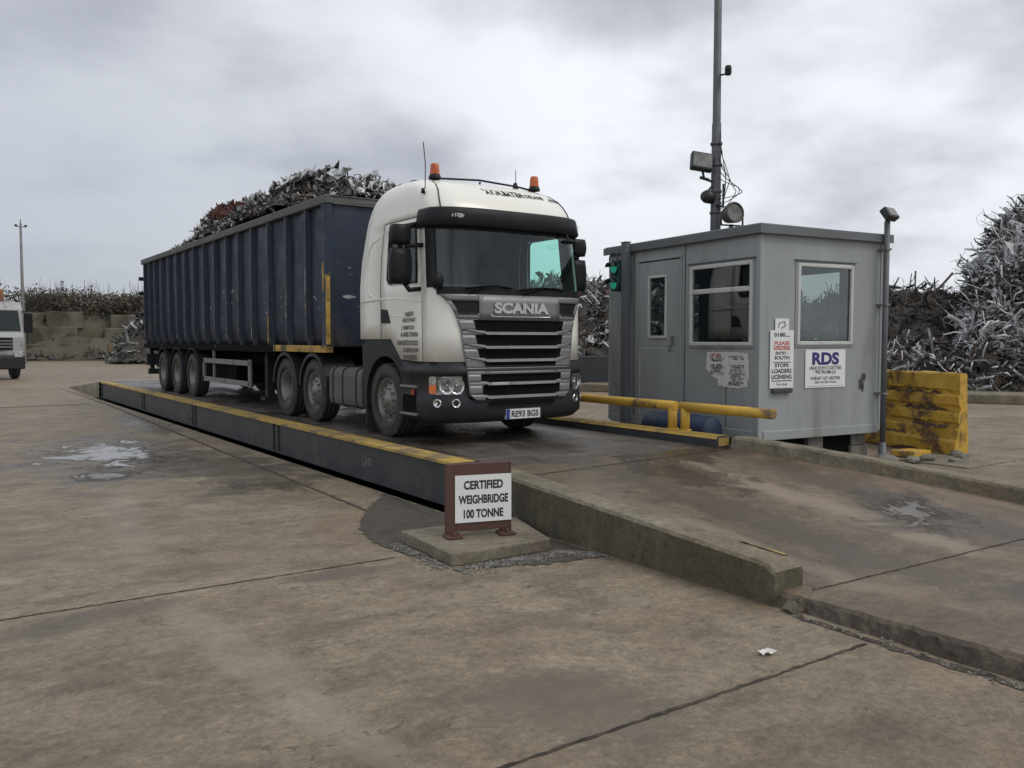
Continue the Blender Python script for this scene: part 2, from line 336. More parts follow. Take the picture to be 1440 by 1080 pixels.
class MB:
    def __init__(s): s.v = []; s.f = []; s.m = []; s.mi = 0; s.sm = []; s.smooth = False
    def add(s, vs, fs, mi=None, smooth=None):
        o = len(s.v); s.v.extend([tuple(p) for p in vs])
        for f in fs:
            s.f.append(tuple(i + o for i in f)); s.m.append(s.mi if mi is None else mi); s.sm.append(s.smooth if smooth is None else smooth)
        return s
    def box(s, x0, x1, y0, y1, z0, z1, mi=None):
        v = [(x, y, z) for z in (z0, z1) for y in (y0, y1) for x in (x0, x1)]
        return s.add(v, [(0, 2, 3, 1), (4, 5, 7, 6), (0, 1, 5, 4), (2, 6, 7, 3), (0, 4, 6, 2), (1, 3, 7, 5)], mi)
    def hexa(s, pts, mi=None):      # 8 pts same order as box
        return s.add(pts, [(0, 2, 3, 1), (4, 5, 7, 6), (0, 1, 5, 4), (2, 6, 7, 3), (0, 4, 6, 2), (1, 3, 7, 5)], mi)
    def obox(s, c, size, M3, mi=None):
        hx, hy, hz = (a / 2 for a in size); c = Vector(c)
        v = [c + M3 @ Vector((x, y, z)) for z in (-hz, hz) for y in (-hy, hy) for x in (-hx, hx)]
        return s.hexa(v, mi)
    def tube(s, pts, r, n=10, mi=None, cap=True, r2=None, smooth=True):
        pts = [Vector(p) for p in pts]; k = len(pts)
        rs = [r] * k if r2 is None else [r + (r2 - r) * i / (k - 1) for i in range(k)]
        t0 = (pts[1] - pts[0]).normalized()
        up = Vector((0, 0, 1)) if abs(t0.z) < .9 else Vector((1, 0, 0))
        a = t0.cross(up).normalized(); vs = []
        for i, p in enumerate(pts):
            if i == 0: t = t0
            elif i == k - 1: t = (pts[i] - pts[i - 1]).normalized()
            else: t = ((pts[i + 1] - pts[i]).normalized() + (pts[i] - pts[i - 1]).normalized()).normalized()
            a = (a - t * a.dot(t)).normalized(); b = t.cross(a)
            sc = 1.0
            if 0 < i < k - 1:
                cs = max(.35, (pts[i + 1] - pts[i]).normalized().dot(t)); sc = 1 / cs if cs < .999 else 1
            for j in range(n):
                th = 2 * math.pi * j / n
                vs.append(p + (a * math.cos(th) + b * math.sin(th)) * rs[i] * min(sc, 1.25))
        fs = [(i * n + j, i * n + (j + 1) % n, (i + 1) * n + (j + 1) % n, (i + 1) * n + j) for i in range(k - 1) for j in range(n)]
        s.add(vs, fs, mi, smooth)
        if cap: s.add(vs[:n], [tuple(reversed(range(n)))], mi, False); s.add(vs[-n:], [tuple(range(n))], mi, False)
        return s
    def lathe(s, prof, axis='X', c=(0, 0, 0), n=40, mi=None, smooth=True, closed=False):
        """prof: (along-axis, radius)"""
        vs = []; k = len(prof); c = Vector(c)
        for (a, r) in prof:
            for j in range(n):
                th = 2 * math.pi * j / n; p, q = r * math.cos(th), r * math.sin(th)
                vs.append(c + (Vector((a, p, q)) if axis == 'X' else Vector((p, a, q)) if axis == 'Y' else Vector((p, q, a))))
        rng_ = range(k if closed else k - 1)
        fs = [(i * n + j, i * n + (j + 1) % n, ((i + 1) % k) * n + (j + 1) % n, ((i + 1) % k) * n + j) for i in rng_ for j in range(n)]
        if axis == 'Y': fs = [tuple(reversed(f)) for f in fs]
        return s.add(vs, fs, mi, smooth)
    def prism(s, poly, axis, a0, a1, mi=None, smooth=False):
        """poly in the plane across axis: X->(y,z) Y->(x,z) Z->(x,y)"""
        def P(a, p): return (a, p[0], p[1]) if axis == 'X' else (p[0], a, p[1]) if axis == 'Y' else (p[0], p[1], a)
        n = len(poly); vs = [P(a0, p) for p in poly] + [P(a1, p) for p in poly]
        s.add(vs, [tuple(range(n)), tuple(reversed(range(n, 2 * n)))], mi, False)
        s.add(vs, [(i, n + i, n + (i + 1) % n, (i + 1) % n) for i in range(n)], mi, smooth)
        return s
    def grid(s, P, mi=None, smooth=True, skip=None):
        r, c = len(P), len(P[0]); vs = [p for row in P for p in row]
        fs = [(i * c + j, i * c + j + 1, (i + 1) * c + j + 1, (i + 1) * c + j) for i in range(r - 1) for j in range(c - 1) if not (skip and skip(i, j))]
        return s.add(vs, fs, mi, smooth)
    def build(s, name, mats, parent=None, bevel=0, solid=0, seg=2, fix=True, sub=0):
        if not isinstance(mats, (list, tuple)): mats = [mats]
        me = bpy.data.meshes.new(name)
        org = ORG.get(parent.name, Vector((0, 0, 0))) if parent else Vector((0, 0, 0))
        me.from_pydata([(p[0] - org[0], p[1] - org[1], p[2] - org[2]) for p in s.v], [], s.f)
        for m in mats: me.materials.append(M[m])
        me.polygons.foreach_set('material_index', s.m); me.polygons.foreach_set('use_smooth', s.sm)
        if fix:
            import bmesh
            bm = bmesh.new(); bm.from_mesh(me); bmesh.ops.remove_doubles(bm, verts=bm.verts, dist=1e-5)
            bmesh.ops.recalc_face_normals(bm, faces=bm.faces); bm.to_mesh(me); bm.free()
        o = bpy.data.objects.new(name, me); COL.objects.link(o)
        if parent: o.parent = parent; ORG[o.name] = org
        if solid:
            md = o.modifiers.new('solid', 'SOLIDIFY'); md.thickness = solid; md.offset = -1
            if len(mats) > 1: md.material_offset = len(mats) - 1
        if bevel:
            md = o.modifiers.new('bevel', 'BEVEL'); md.width = bevel; md.segments = seg; md.limit_method = 'ANGLE'; md.angle_limit = R(40)
            md.harden_normals = False
        return o


def tag(o, label=None, cat=None, group=None, kind=None):
    if label: o['label'] = label
    if cat: o['category'] = cat
    if group: o['group'] = group
    if kind: o['kind'] = kind
    return o


def thing(name, loc, label, cat, group=None, rz=0, local=False):
    o = bpy.data.objects.new(name, None); COL.objects.link(o); o.location = loc; o.rotation_euler = (0, 0, rz)
    o.empty_display_size = .3
    ORG[o.name] = Vector((0, 0, 0)) if local else Vector(loc)
    return tag(o, label, cat, group)


def copy_tree(o, parent=None, loc=None):
    c = o.copy(); COL.objects.link(c)
    if parent: c.parent = parent
    if loc is not None: c.location = loc
    ORG[c.name] = ORG.get(o.name, Vector((0, 0, 0)))
    for ch in list(o.children): copy_tree(ch, c)
    return c


def text_geo(mb, txt, o, xd, yd, size, width=None, bold=.0, ext=.002, sx=1.0, mi=None, align='CENTER', shear=0.0):
    """block lettering laid on the plane (o; xd, yd)"""
    cu = bpy.data.curves.new('t', 'FONT'); cu.body = txt; cu.size = 1.0; cu.extrude = 0.0; cu.offset = bold
    cu.align_x = 'LEFT'; cu.resolution_u = 4; cu.shear = shear
    ob = bpy.data.objects.new('t', cu); me = ob.to_mesh()
    vs = np.array([tuple(v.co) for v in me.vertices]); fs = [tuple(p.vertices) for p in me.polygons]
    ob.to_mesh_clear(); bpy.data.objects.remove(ob); bpy.data.curves.remove(cu)
    x0, x1 = vs[:, 0].min(), vs[:, 0].max(); y0 = 0.0
    sc = size / .70
    kx = sc * sx if width is None else width / (x1 - x0)
    off = (x0 + x1) / 2 if align == 'CENTER' else x0
    o = Vector(o); xd = Vector(xd).normalized(); yd = Vector(yd).normalized(); nd = xd.cross(yd)
    P = [o + xd * ((v[0] - off) * kx) + yd * (v[1] * sc) + nd * ext for v in vs]
    mb.add(P, fs, mi, False)


def text_map(mb, txt, f, u0, v0, width, height, bold=.02, mi=None):
    cu = bpy.data.curves.new('t', 'FONT'); cu.body = txt; cu.size = 1.0; cu.offset = bold; cu.resolution_u = 3
    ob = bpy.data.objects.new('t', cu); me = ob.to_mesh(); vs = [tuple(v.co) for v in me.vertices]; fs = [tuple(p.vertices) for p in me.polygons]
    ob.to_mesh_clear(); bpy.data.objects.remove(ob); bpy.data.curves.remove(cu)
    x0 = min(v[0] for v in vs); x1 = max(v[0] for v in vs)
    mb.add([f(u0 + (v[0] - x0) / (x1 - x0) * width, v0 + v[1] / .7 * height) for v in vs], fs, mi, False)


def scribble(mb, o, xd, yd, w, h, mi=None, dens=.85, ext=.0015, rnd=random, cell=.62, stroke=.17):
    """one line of worn, unreadable small lettering made of broken strokes"""
    o = Vector(o); xd = Vector(xd).normalized(); yd = Vector(yd).normalized(); nd = xd.cross(yd)
    x = -w / 2; cw = h * cell; st = h * stroke

    def bar(x0, y0, x1, y1, t):
        a = Vector((x0, y0)); b = Vector((x1, y1)); d = b - a
        if d.length < 1e-6: return
        n = Vector((-d.y, d.x)).normalized() * t / 2
        P = [o + xd * p.x + yd * p.y + nd * ext for p in (a - n, b - n, b + n, a + n)]
        mb.add(P, [(0, 1, 2, 3)], mi, False)
    while x + cw < w / 2:
        if rnd.random() < dens:
            k = rnd.randint(0, 6); L, Rr, T, B, C = x, x + cw * .72, h, 0, h * .5
            j = lambda: rnd.uniform(-.06, .06) * h
            segs = {0: [(L, B, L, T), (L, T, Rr, T), (L, C, Rr, C)], 1: [(L, B, L, T), (Rr, B, Rr, T), (L, C, Rr, C)], 2: [(L, B, L, T), (L, B, Rr, B), (Rr, B, Rr, C)],
                    3: [(L, T, Rr, T), (Rr, T, L, B), (L, B, Rr, B)], 4: [(L, B, (L + Rr) / 2, T), ((L + Rr) / 2, T, Rr, B)], 5: [(L, T, Rr, T), ((L + Rr) / 2, T, (L + Rr) / 2, B)],
                    6: [(L, B, L, T), (Rr, B, Rr, T), (L, T, Rr, T), (L, B, Rr, B)]}[k]
            for (a, b, c, d) in segs:
                if rnd.random() < .9: bar(a + j(), b + j(), c + j(), d + j(), st * rnd.uniform(.7, 1.25))
        x += cw * rnd.uniform(.95, 1.15)


# ================================================================ setting
def sheet(name, xs, ys, zf, mat, skip=None, kind='structure', parent=None):
    mb = MB(); mb.grid([[(x, y, zf(x, y)) for x in xs] for y in ys], skip=skip)
    o = mb.build(name, mat, parent); 
    if kind: o['kind'] = kind
    return o


PX0, PX1, PY0, PY1 = 4.47, 8.5, 7.35, 29.6    # pit under the weighbridge
xs = [-900, -60, -10, 0, PX0, PX1, 20, 60, 900]; ys = [-900, -30, 0, PY0, PY1, 60, 900]
ground = sheet('ground', xs, ys, lambda x, y: 0.0, 'ground_concrete', skip=lambda i, j: xs[j] == PX0 and ys[i] == PY0)
mb = MB()
mb.box(PX0 - .2, PX1 + .2, PY0 - .2, PY1 + .2, -.75, -.7)
mb.box(PX0 - .2, PX0, PY0 - .2, PY1 + .2, -.7, -.004); mb.box(PX1, PX1 + .2, PY0 - .2, PY1 + .2, -.7, -.004)
mb.box(PX0, PX1, PY0 - .2, PY0, -.7, -.004); mb.box(PX0, PX1, PY1, PY1 + .2, -.7, -.004)
tag(mb.build('pit', 'patch_tarmac'), kind='structure')


def jag_strip(name, pts, w, z, mat, seed=1, jit=.45, step=.05):
    """thin irregular strip lying on the ground (joint filler, gutter)"""
    r = random.Random(seed); L = []; Rr = []
    for (a, b) in zip(pts[:-1], pts[1:]):
        a = Vector(a); b = Vector(b); d = (b - a); n = max(2, int(d.length / step)); nn = Vector((-d.y, d.x)).normalized()
        for i in range(n):
            p = a + d * i / n; q = nn * w / 2
            p = p + nn * r.uniform(-.5, .5) * w * jit
            L.append(p + q * r.uniform(1 - jit, 1 + jit)); Rr.append(p - q * r.uniform(1 - jit, 1 + jit))
    zf = z if callable(z) else (lambda x, y: z)
    mb = MB(); mb.grid([[(p.x, p.y, zf(p.x, p.y)) for p in L], [(p.x, p.y, zf(p.x, p.y)) for p in Rr]])
    o = mb.build(name, mat); o['kind'] = 'structure'; return o


jag_strip('slab_joint', [(-14, 6.34), (3.25, 6.34)], .018, .004, 'joint_dark', 2)
jag_strip('slab_joint', [(-10, 2.93), (4.62, 2.93)], .022, .004, 'joint_dark', 3)
jag_strip('slab_joint', [(3.83, 7.7), (4.28, 26), (4.3, 36)], .045, .004, 'joint_dark', 4, .5)
jag_strip('slab_joint', [(-14, 26.3), (4.0, 26.5)], .12, .004, 'joint_dark', 5, .5)
jag_strip('gutter_crack', [(4.66, 3.5), (4.64, 2.95), (4.66, 1.6), (4.63, -4)], .06, .004, 'joint_dark', 6, .7, .08)
# dark patch of old tarmac round the plinth
r_ = random.Random(3)
pp = [(4.66, 5.38), (4.1, 5.45), (3.60, 5.66), (3.36, 6.1), (3.28, 6.6), (3.30, 7.1), (3.45, 7.6), (3.85, 8.3), (4.44, 9.1), (4.44, 7.2), (4.66, 7.2)]
dense = []
for a, b in zip(pp, pp[1:] + pp[:1]):
    for i in range(10):
        t = i / 10; dense.append((a[0] + (b[0] - a[0]) * t + r_.uniform(-.03, .03), a[1] + (b[1] - a[1]) * t + r_.uniform(-.03, .03)))
mb = MB(); cc = (4.1, 6.7, .006); mb.add([cc] + [(x, y, .006) for x, y in dense], [(0, i + 1, (i + 1) % len(dense) + 1) for i in range(len(dense))])
tag(mb.build('tarmac_patch', 'patch_tarmac'), kind='structure')


# near ramp
def vn1(x):
    i = math.floor(x); f = x - i; f = f * f * (3 - 2 * f); h = lambda k: (math.sin(k * 127.1 + 3.3) * 43758.5453) % 1.0
    return h(i) * (1 - f) + h(i + 1) * f


def ramp_z(x, y):
    if y >= 7.3: return .49
    if y >= 3.6: return .09 + .40 * (y - 3.6) / 3.7
    return .09 + min(.035, .03 * (3.6 - y))


ysr = [-6, 0, 2, 3.0, 3.6, 4.2, 5.0, 6.0, 7.0, 7.3]
rr_ = random.Random(11)
mb = MB()
yfine = [-6 + i * .045 for i in range(int(9.6 / .045) + 1)] + [3.62] + [3.7 + i * .3 for i in range(12)] + [7.2, 7.3]
rows = []
for y in yfine:
    xr = 8.35 if y > 7.2 else 8.35 + (7.3 - y) * .30
    z = ramp_z(0, y); e = y < 3.6
    xe = 4.76 if not e else 4.775 + .05 * (float(vn1(y * 1.3)) - .5) + .025 * (float(vn1(y * 7 + 3)) - .5)
    j = lambda s_: rr_.uniform(-s_, s_) if e else 0
    rows.append([(xe - .05 + j(.012), y, 0.0), (xe - .035 + j(.014), y, z * .38 + j(.008)), (xe - .02 + j(.012), y, z * .75 + j(.008)), (xe + .012 + j(.008), y, z - (.006 if e else 0) + j(.004)), (xe + .10, y, z + j(.003))] + [(xe + .1 + (xr - xe - .1) * t, y, z) for t in (.25, .5, .75, 1)] + [(xr, y, -.02)])
mb.grid(rows, smooth=False)
for k in range(len(mb.f)):
    if k % 9 in (0, 1, 2): mb.m[k] = 1
tag(mb.build('ramp', ['ramp_concrete', 'slab_edge']), kind='structure')
jag_strip('ramp_joint', [(4.98, 3.60), (10.0, 3.45)], .016, lambda x, y: ramp_z(x, y) + .005, 'joint_dark', 8)
jag_strip('ramp_joint', [(4.98, 6.9), (8.25, 7.12)], .018, lambda x, y: ramp_z(x, y) + .006, 'joint_dark', 9)
# far ramp
mb = MB(); mb.grid([[(x, y, z) for x in (4.63, 6, 8.2)] for y, z in ((29.55, .48), (33, .24), (36.4, .004))])
mb.grid([[(4.63, y, zz) for y, z in ((29.55, .48), (33, .24), (36.4, .004)) for zz in (z,)], [(4.63, y, 0) for y in (29.55, 33, 36.4)]])
tag(mb.build('far_ramp', 'kerb_concrete'), kind='structure')

# ---- ramp side wall (sloping) and right kerb
r_ = random.Random(5)


def wall_run(pts, topz, basez, w, name, mats, parent=None, label=None, cat=None, rounded=True):
    mb = MB(); rows = []
    n = len(pts)
    for i, (x, y) in enumerate(pts):
        a = Vector(pts[max(0, i - 1)]); b = Vector(pts[min(n - 1, i + 1)]); d = (b - a).normalized(); nn = Vector((d.y, -d.x))
        t = topz[i]; c = .018
        p = Vector((x, y)); q = p + nn * w
        j = lambda s=.006: r_.uniform(-s, s)
        rows.append([(p.x, p.y, basez), (p.x + j(), p.y, t - c * 1.5), (p.x + nn.x * c, p.y + nn.y * c, t + j(.004)), (q.x - nn.x * c, q.y - nn.y * c, t + j(.004)), (q.x + j(), q.y, t - c * 1.5), (q.x, q.y, basez)])
    mb.grid(rows, mi=0, smooth=False)
    # top strip takes the second material, paler than the sides on the ramp wall
    for k, f in enumerate(mb.f):
        if k % 5 in (1, 2, 3): mb.m[k] = 1
    m = len(rows)
    mb.add(rows[0], [tuple(range(6))], 0, False); mb.add(rows[-1], [tuple(reversed(range(6)))], 0, False)
    o = mb.build(name, mats, parent)
    if label: tag(o, label, cat)
    return o


N = 46; wp = [(4.70, 7.28 - i * (7.28 - 3.70) / (N - 1)) for i in range(N)]
tz = [.49 - (7.28 - y) * .058 for _, y in wp]
for k in range(2): tz[-1 - k] -= (.05, .008)[k]
# wall runs toward the camera (-Y): its inside is +X
wp2 = list(reversed(wp)); tz2 = list(reversed(tz))
rw = thing('ramp_wall', (4.7, 5.4, 0), 'low concrete wall edging the near ramp behind the white sign, sloping down', 'wall')
wall_run(wp2, tz2, 0.0, .30, 'wall_body', ['wall_side_concrete', 'kerb_concrete'], rw)
mb = MB()
yy_ = [4.22 - i * .04 for i in range(11)]
mb.grid([[(4.945 + r_.uniform(-.008, .012), y, .49 - (7.28 - y) * .058 + .009) for y in yy_], [(4.982, y, .49 - (7.28 - y) * .058 + .007) for y in yy_], [(5.006, y, .49 - (7.28 - y) * .058 - .024) for y in yy_]])
mb.build('yellow_edge_paint', 'yellow_kerb_paint', rw)
mb = MB()
for i in range(14):      # broken end of the wall
    s_ = r_.uniform(.03, .09); mb.obox((4.70 + r_.uniform(0, .34), 3.64 + r_.uniform(-.12, .05), s_ * .4), (s_, s_ * 1.2, s_), Matrix.Rotation(r_.uniform(0, 3), 3, 'Z') @ Matrix.Rotation(r_.uniform(0, 1), 3, 'X'))
mb.build('broken_end', 'kerb_concrete', rw)

kp = [(8.16, 7.10), (8.45, 6.4), (8.72, 5.7), (8.94, 4.9), (9.14, 4.1), (9.4, 3.0), (9.7, 1.6)]
kk = []
for a, b in zip(kp[:-1], kp[1:]):
    for i in range(6): kk.append((a[0] + (b[0] - a[0]) * i / 6, a[1] + (b[1] - a[1]) * i / 6))
kk.append(kp[-1]); kk = list(reversed(kk))
kz = [ramp_z(0, y) + .155 for _, y in kk]; kz[-1] = ramp_z(0, kk[-1][1]) + .13
wall_run(kk, kz, -.05, .24, 'concrete_kerb', ['kerb_concrete', 'kerb_concrete'], None, 'long rough concrete kerb on the far side of the ramp, in front of the grey cabin', 'kerb')

# ================================================================ weighbridge
wb = thing('weighbridge', (6.4, 18.4, 0), 'long steel weighbridge deck with yellow edges carrying the loaded lorry', 'weighbridge')
mb = MB(); mb.grid([[(x, y, .488) for x in (4.95, 5.6, 6.4, 7.2, 8.0)] for y in (7.3, 12, 18, 24, 29.5)])
mb.add([(4.95, 7.3, .47), (8.0, 7.3, .47), (8.0, 29.5, .47), (4.95, 29.5, .47)], [(0, 1, 2, 3)])
mb.build('deck', 'deck_surface', wb)
BY = [7.32, 13.5, 18.5, 23.4, 29.5]
for a, b in zip(BY[:-1], BY[1:]):
    mb = MB(); a2 = a + .012; b2 = b - .012
    mb.box(4.70, 4.715, a2, b2, .03, .46); mb.box(4.66, 4.94, a2, b2, .46, .482); mb.box(4.665, 4.86, a2, b2, .0, .03)
    for yy in (a2 + .06, b2 - .14):
        mb.box(4.672, 4.70, yy, yy + .08, .03, .46)
    for yy in (a2 + .10, b2 - .10):
        for zz in (.14, .34): mb.lathe([(-.0, .018), (-.015, .018), (-.015, .0)], 'X', (4.672, yy, zz), 8)
    mb.build('side_beam', 'beam_steel', wb)
mb = MB(); mb.grid([[(x, y, .4865) for x in (4.655, 4.955)] for y in (7.86, 12, 16, 20, 25, 29.5)])
mb.add([(4.655, 7.86, .4865), (4.655, 29.5, .4865), (4.655, 29.5, .455), (4.655, 7.86, .455)], [(0, 1, 2, 3)])
mb.build('yellow_edge', 'yellow_kerb_paint', wb)
mb = MB(); mb.lathe([(4.699, .075), (4.694, .078), (4.694, .064), (4.699, .062)], 'X', (0, 10.15, .23), 24)
mb.box(4.6965, 4.6985, 10.10, 10.115, .19, .27); mb.box(4.6965, 4.6985, 10.17, 10.185, .19, .27); mb.box(4.6965, 4.6985, 10.10, 10.185, .235, .248)
text_geo(mb, 'AD', (4.698, 10.05, .20), (0, -1, 0), (0, 0, 1), .09, None, .02, .002, 1.1)
mb.build('maker_mark', 'galvanised', wb)
# right-hand yellow kerb
mb = MB(); mb.prism([(8.0, .49), (8.0, .58), (8.03, .615), (8.22, .615), (8.22, .3), (8.0, .3)], 'Y', 7.18, 29.5)
mb.build('yellow_kerb', 'beam_steel', wb, bevel=.01)
mb = MB(); mb.grid([[(x, y, .6205) for x in (8.02, 8.215)] for y in (7.19, 11, 16, 22, 29.5)])
mb.grid([[(8.018, y, .6175) for y in (7.19, 29.5)], [(7.994, y, .585) for y in (7.19, 29.5)]])
mb.grid([[(x, 7.176, z) for x in (8.02, 8.21)] for z in (.50, .60)])
mb.build('kerb_paint', 'yellow_kerb_paint', wb)
mb = MB(); mb.box(8.26, 8.5, 7.1, 29.5, -.1, .46); mb.build('kerb_footing', 'patch_tarmac', wb)


# ---- yellow guard rails
def rail(pts, posts, label):
    t = thing('guard_rail', (pts[0][0], pts[0][1], .6), label, 'guard rail', 'yellow tubular guard rails beside the deck')
    mb = MB(); mb.tube(pts, .062, 16); mb.build('rail_tube', 'yellow_paint', t)
    for p in posts:
        mb = MB(); mb.tube([(p[0], p[1], .93), (p[0], p[1], .60)], .06, 14); mb.lathe([(.619, .0), (.619, .085), (.632, .085), (.632, .0)], 'Z', (p[0], p[1], 0), 16)
        mb.build('post', 'yellow_paint', t)
    return t


RZ = .93
rail([(8.22, 8.10, RZ), (8.22, 8.5, RZ), (8.22, 10.6, RZ), (8.22, 13.6, RZ)], [(8.22, 8.16), (8.22, 13.4)], 'yellow tubular guard rail running away behind the lorry cab beside the weighbridge')
rail([(8.22, 8.0, RZ), (8.22, 7.4, RZ), (8.22, 6.52, RZ)], [(8.22, 7.93)], 'yellow tubular guard rail with a chipped end pointing to the camera before the cabin')
# blue plastic drum lying between rail and cabin
t = thing('plastic_drum', (8.85, 8.35, .1), 'dark blue plastic drum lying behind the yellow rails at the cabin foot', 'drum')
mb = MB(); mb.lathe([(-.62, 0), (-.62, .17), (-.58, .20), (-.3, .205), (-.28, .215), (-.25, .205), (.25, .205), (.28, .215), (.3, .205), (.58, .20), (.62, .17), (.62, 0)], 'Y', (8.82, 8.6, .56), 28)
mb.build('drum_body', 'blue_plastic', t)
mb = MB(); mb.box(8.60, 9.02, 7.95, 9.3, .0, .34); mb.build('drum_stand', 'container_dark', t)

# ================================================================ sign with plinth
pl = thing('sign_plinth', (3.9, 6.2, 0), 'square concrete plinth under the brown weighbridge sign', 'plinth')
P4 = [(3.43, 5.81), (4.40, 5.80), (4.68, 6.72), (3.49, 6.80)]
mb = MB(); mb.prism(P4, 'Z', 0.0, .105); mb.build('plinth_slab', 'plinth_concrete', pl, bevel=.012)
sg = thing('weighbridge_sign', (3.96, 6.25, .105), 'white CERTIFIED WEIGHBRIDGE 100 TONNE sign in a brown frame', 'sign')
a = Vector((3.683, 6.327, 0)); b = Vector((4.250, 6.169, 0)); xd = (b - a).normalized(); zd = Vector((0, 0, 1)); nd = xd.cross(zd)   # nd points to camera
wS = (b - a).length


def sq(mb, u0, u1, z0, z1, d0, d1):
    P = []
    for z in (z0, z1):
        for d in (d1, d0):       # far first
            for u in (u0, u1): P.append(a + xd * u + zd * z + nd * d)
    mb.hexa(P)


TZ = .735
mb = MB(); sq(mb, 0, .085, .112, TZ, -.07, 0); mb.build('post', 'sign_brown', sg, bevel=.004)
mb = MB(); sq(mb, wS - .02, wS, .13, TZ, -.07, 0); sq(mb, wS - .1, wS - .02, .13, .24, -.05, -.004); mb.build('post', 'sign_brown', sg, bevel=.004)
mb = MB(); sq(mb, .085, wS - .02, TZ - .115, TZ, -.07, -.002); mb.build('top_rail', 'sign_brown', sg, bevel=.004)
mb = MB(); sq(mb, .085, wS - .02, .15, .25, -.07, -.002); mb.build('bottom_rail', 'sign_brown', sg, bevel=.004)
mb = MB(); sq(mb, .085, wS - .02, .25, TZ - .115, -.06, -.03); mb.build('back_board', 'sign_brown', sg)
mb = MB(); sq(mb, .075, wS - .004, .225, TZ - .10, .0015, .008); pan = mb.build('sign_panel', 'sign_white', sg)
mb = MB()
cxs = (.075 + wS - .004) / 2
for i, (t_, w_) in enumerate((('CERTIFIED', .355), ('WEIGHBRIDGE', .45), ('100 TONNE', .36))):
    mb = MB(); text_geo(mb, t_, a + xd * cxs + zd * (.515 - i * .125) + nd * .0085, xd, zd, .070, w_, .038, .001); mb.build('sign_lettering', 'ink_black', pan)
for u in (.05, wS - .06):
    mb = MB(); c = a + xd * u + nd * .02 + zd * .118
    mb.obox(c, (.14, .17, .02), Matrix.Rotation(math.atan2(xd.y, xd.x), 3, 'Z'))
    mb.lathe([(.0, .02), (.03, .02), (.03, 0)], 'Z', (c.x + nd.x * .05, c.y + nd.y * .05, c.z + .01), 8)
    mb.build('foot_plate', 'sign_brown', sg, bevel=.004)


# gravel round the plinth (uncountable)
def pebbles(name, n, samp, smin, smax, mat, kind='stuff'):
    base = [(0, 0, 1), (1, 0, 0), (0, 1, 0), (-1, 0, 0), (0, -1, 0), (0, 0, -1)]
    F = [(0, 1, 2), (0, 2, 3), (0, 3, 4), (0, 4, 1), (5, 2, 1), (5, 3, 2), (5, 4, 3), (5, 1, 4)]
    vs = []; fs = []
    for i in range(n):
        x, y, z = samp(); s_ = random.uniform(smin, smax); rot = Matrix.Rotation(random.uniform(0, 6), 3, 'Z') @ Matrix.Rotation(random.uniform(0, 6), 3, 'X')
        o = len(vs)
        for p in base: 
            q = rot @ Vector((p[0] * s_ * random.uniform(.7, 1.3), p[1] * s_ * random.uniform(.6, 1.1), p[2] * s_ * .7)); vs.append((x + q.x, y + q.y, max(z + q.z, z - .001)))
        fs += [tuple(k + o for k in f) for f in F]
    mb = MB(); mb.add(vs, fs, 0, False); o = mb.build(name, mat, fix=False); o['kind'] = kind; return o


def inpoly(x, y, P):
    c = False; n = len(P)
    for i in range(n):
        (x0, y0), (x1, y1) = P[i], P[(i + 1) % n]
        if (y0 > y) != (y1 > y) and x < (x1 - x0) * (y - y0) / (y1 - y0) + x0: c = not c
    return c


def samp():
    while True:
        e = random.choice([((3.47, 6.75), (3.40, 5.76)), ((3.40, 5.76), (4.45, 5.74)), ((4.45, 5.74), (4.66, 5.5)), ((3.40, 5.76), (4.45, 5.74))])
        t = random.random(); x = e[0][0] + (e[1][0] - e[0][0]) * t; y = e[0][1] + (e[1][1] - e[0][1]) * t
        x -= abs(random.gauss(0, .07)) if e[0][1] > 6 else 0; y -= abs(random.gauss(0, .10)) if e[0][1] < 6 else 0
        if not inpoly(x, y, P4) and x < 4.68: return x, y, .008


tag(pebbles('gravel', 1500, samp, .005, .017, 'pebble'))
tag(pebbles('grit', 260, lambda: (4.66 + random.gauss(0, .035), random.uniform(-1, 3.5), .004), .006, .02, 'pebble'))
tag(pebbles('loose_grit', 500, lambda: (random.uniform(-1, 4.4), random.uniform(1.2, 9), .001), .002, .007, 'pebble'))

# litter scrap
mb = MB(); P = []
for i in range(5):
    P.append([(3.90 + j * .026 + random.uniform(-.008, .008), 3.19 - i * .016 + random.uniform(-.006, .006), .006 + random.uniform(0, .022)) for j in range(5)])
mb.grid(P, smooth=False); tag(mb.build('litter', 'paper', solid=.002), 'small crumpled white paper scrap lying alone on the concrete at lower right', 'litter')

# ================================================================ lorry tractor unit
CX = 6.34; DZ = .49


def ip(z, zs, vs): return float(np.interp(z, zs, vs))


def yf(z): return ip(z, [.7, .85, 1.5, 2.42, 3.24, 3.4, 3.55, 3.7, 3.8, 3.88, 3.925], [9.05, 8.97, 8.98, 9.0, 9.10, 9.12, 9.20, 9.35, 9.55, 9.82, 10.05])
def hw(z): return ip(z, [1.5, 2.5, 3.24, 3.5, 3.65, 3.76, 3.85, 3.90, 3.925], [1.16, 1.16, 1.13, 1.115, 1.095, 1.06, .99, .90, .76])
def yr(z): return ip(z, [1.5, 2.6, 2.9, 3.4, 3.6, 3.8, 3.88, 3.925], [11.3, 11.3, 11.26, 11.10, 10.98, 10.78, 10.6, 10.4])


NE = 3.3


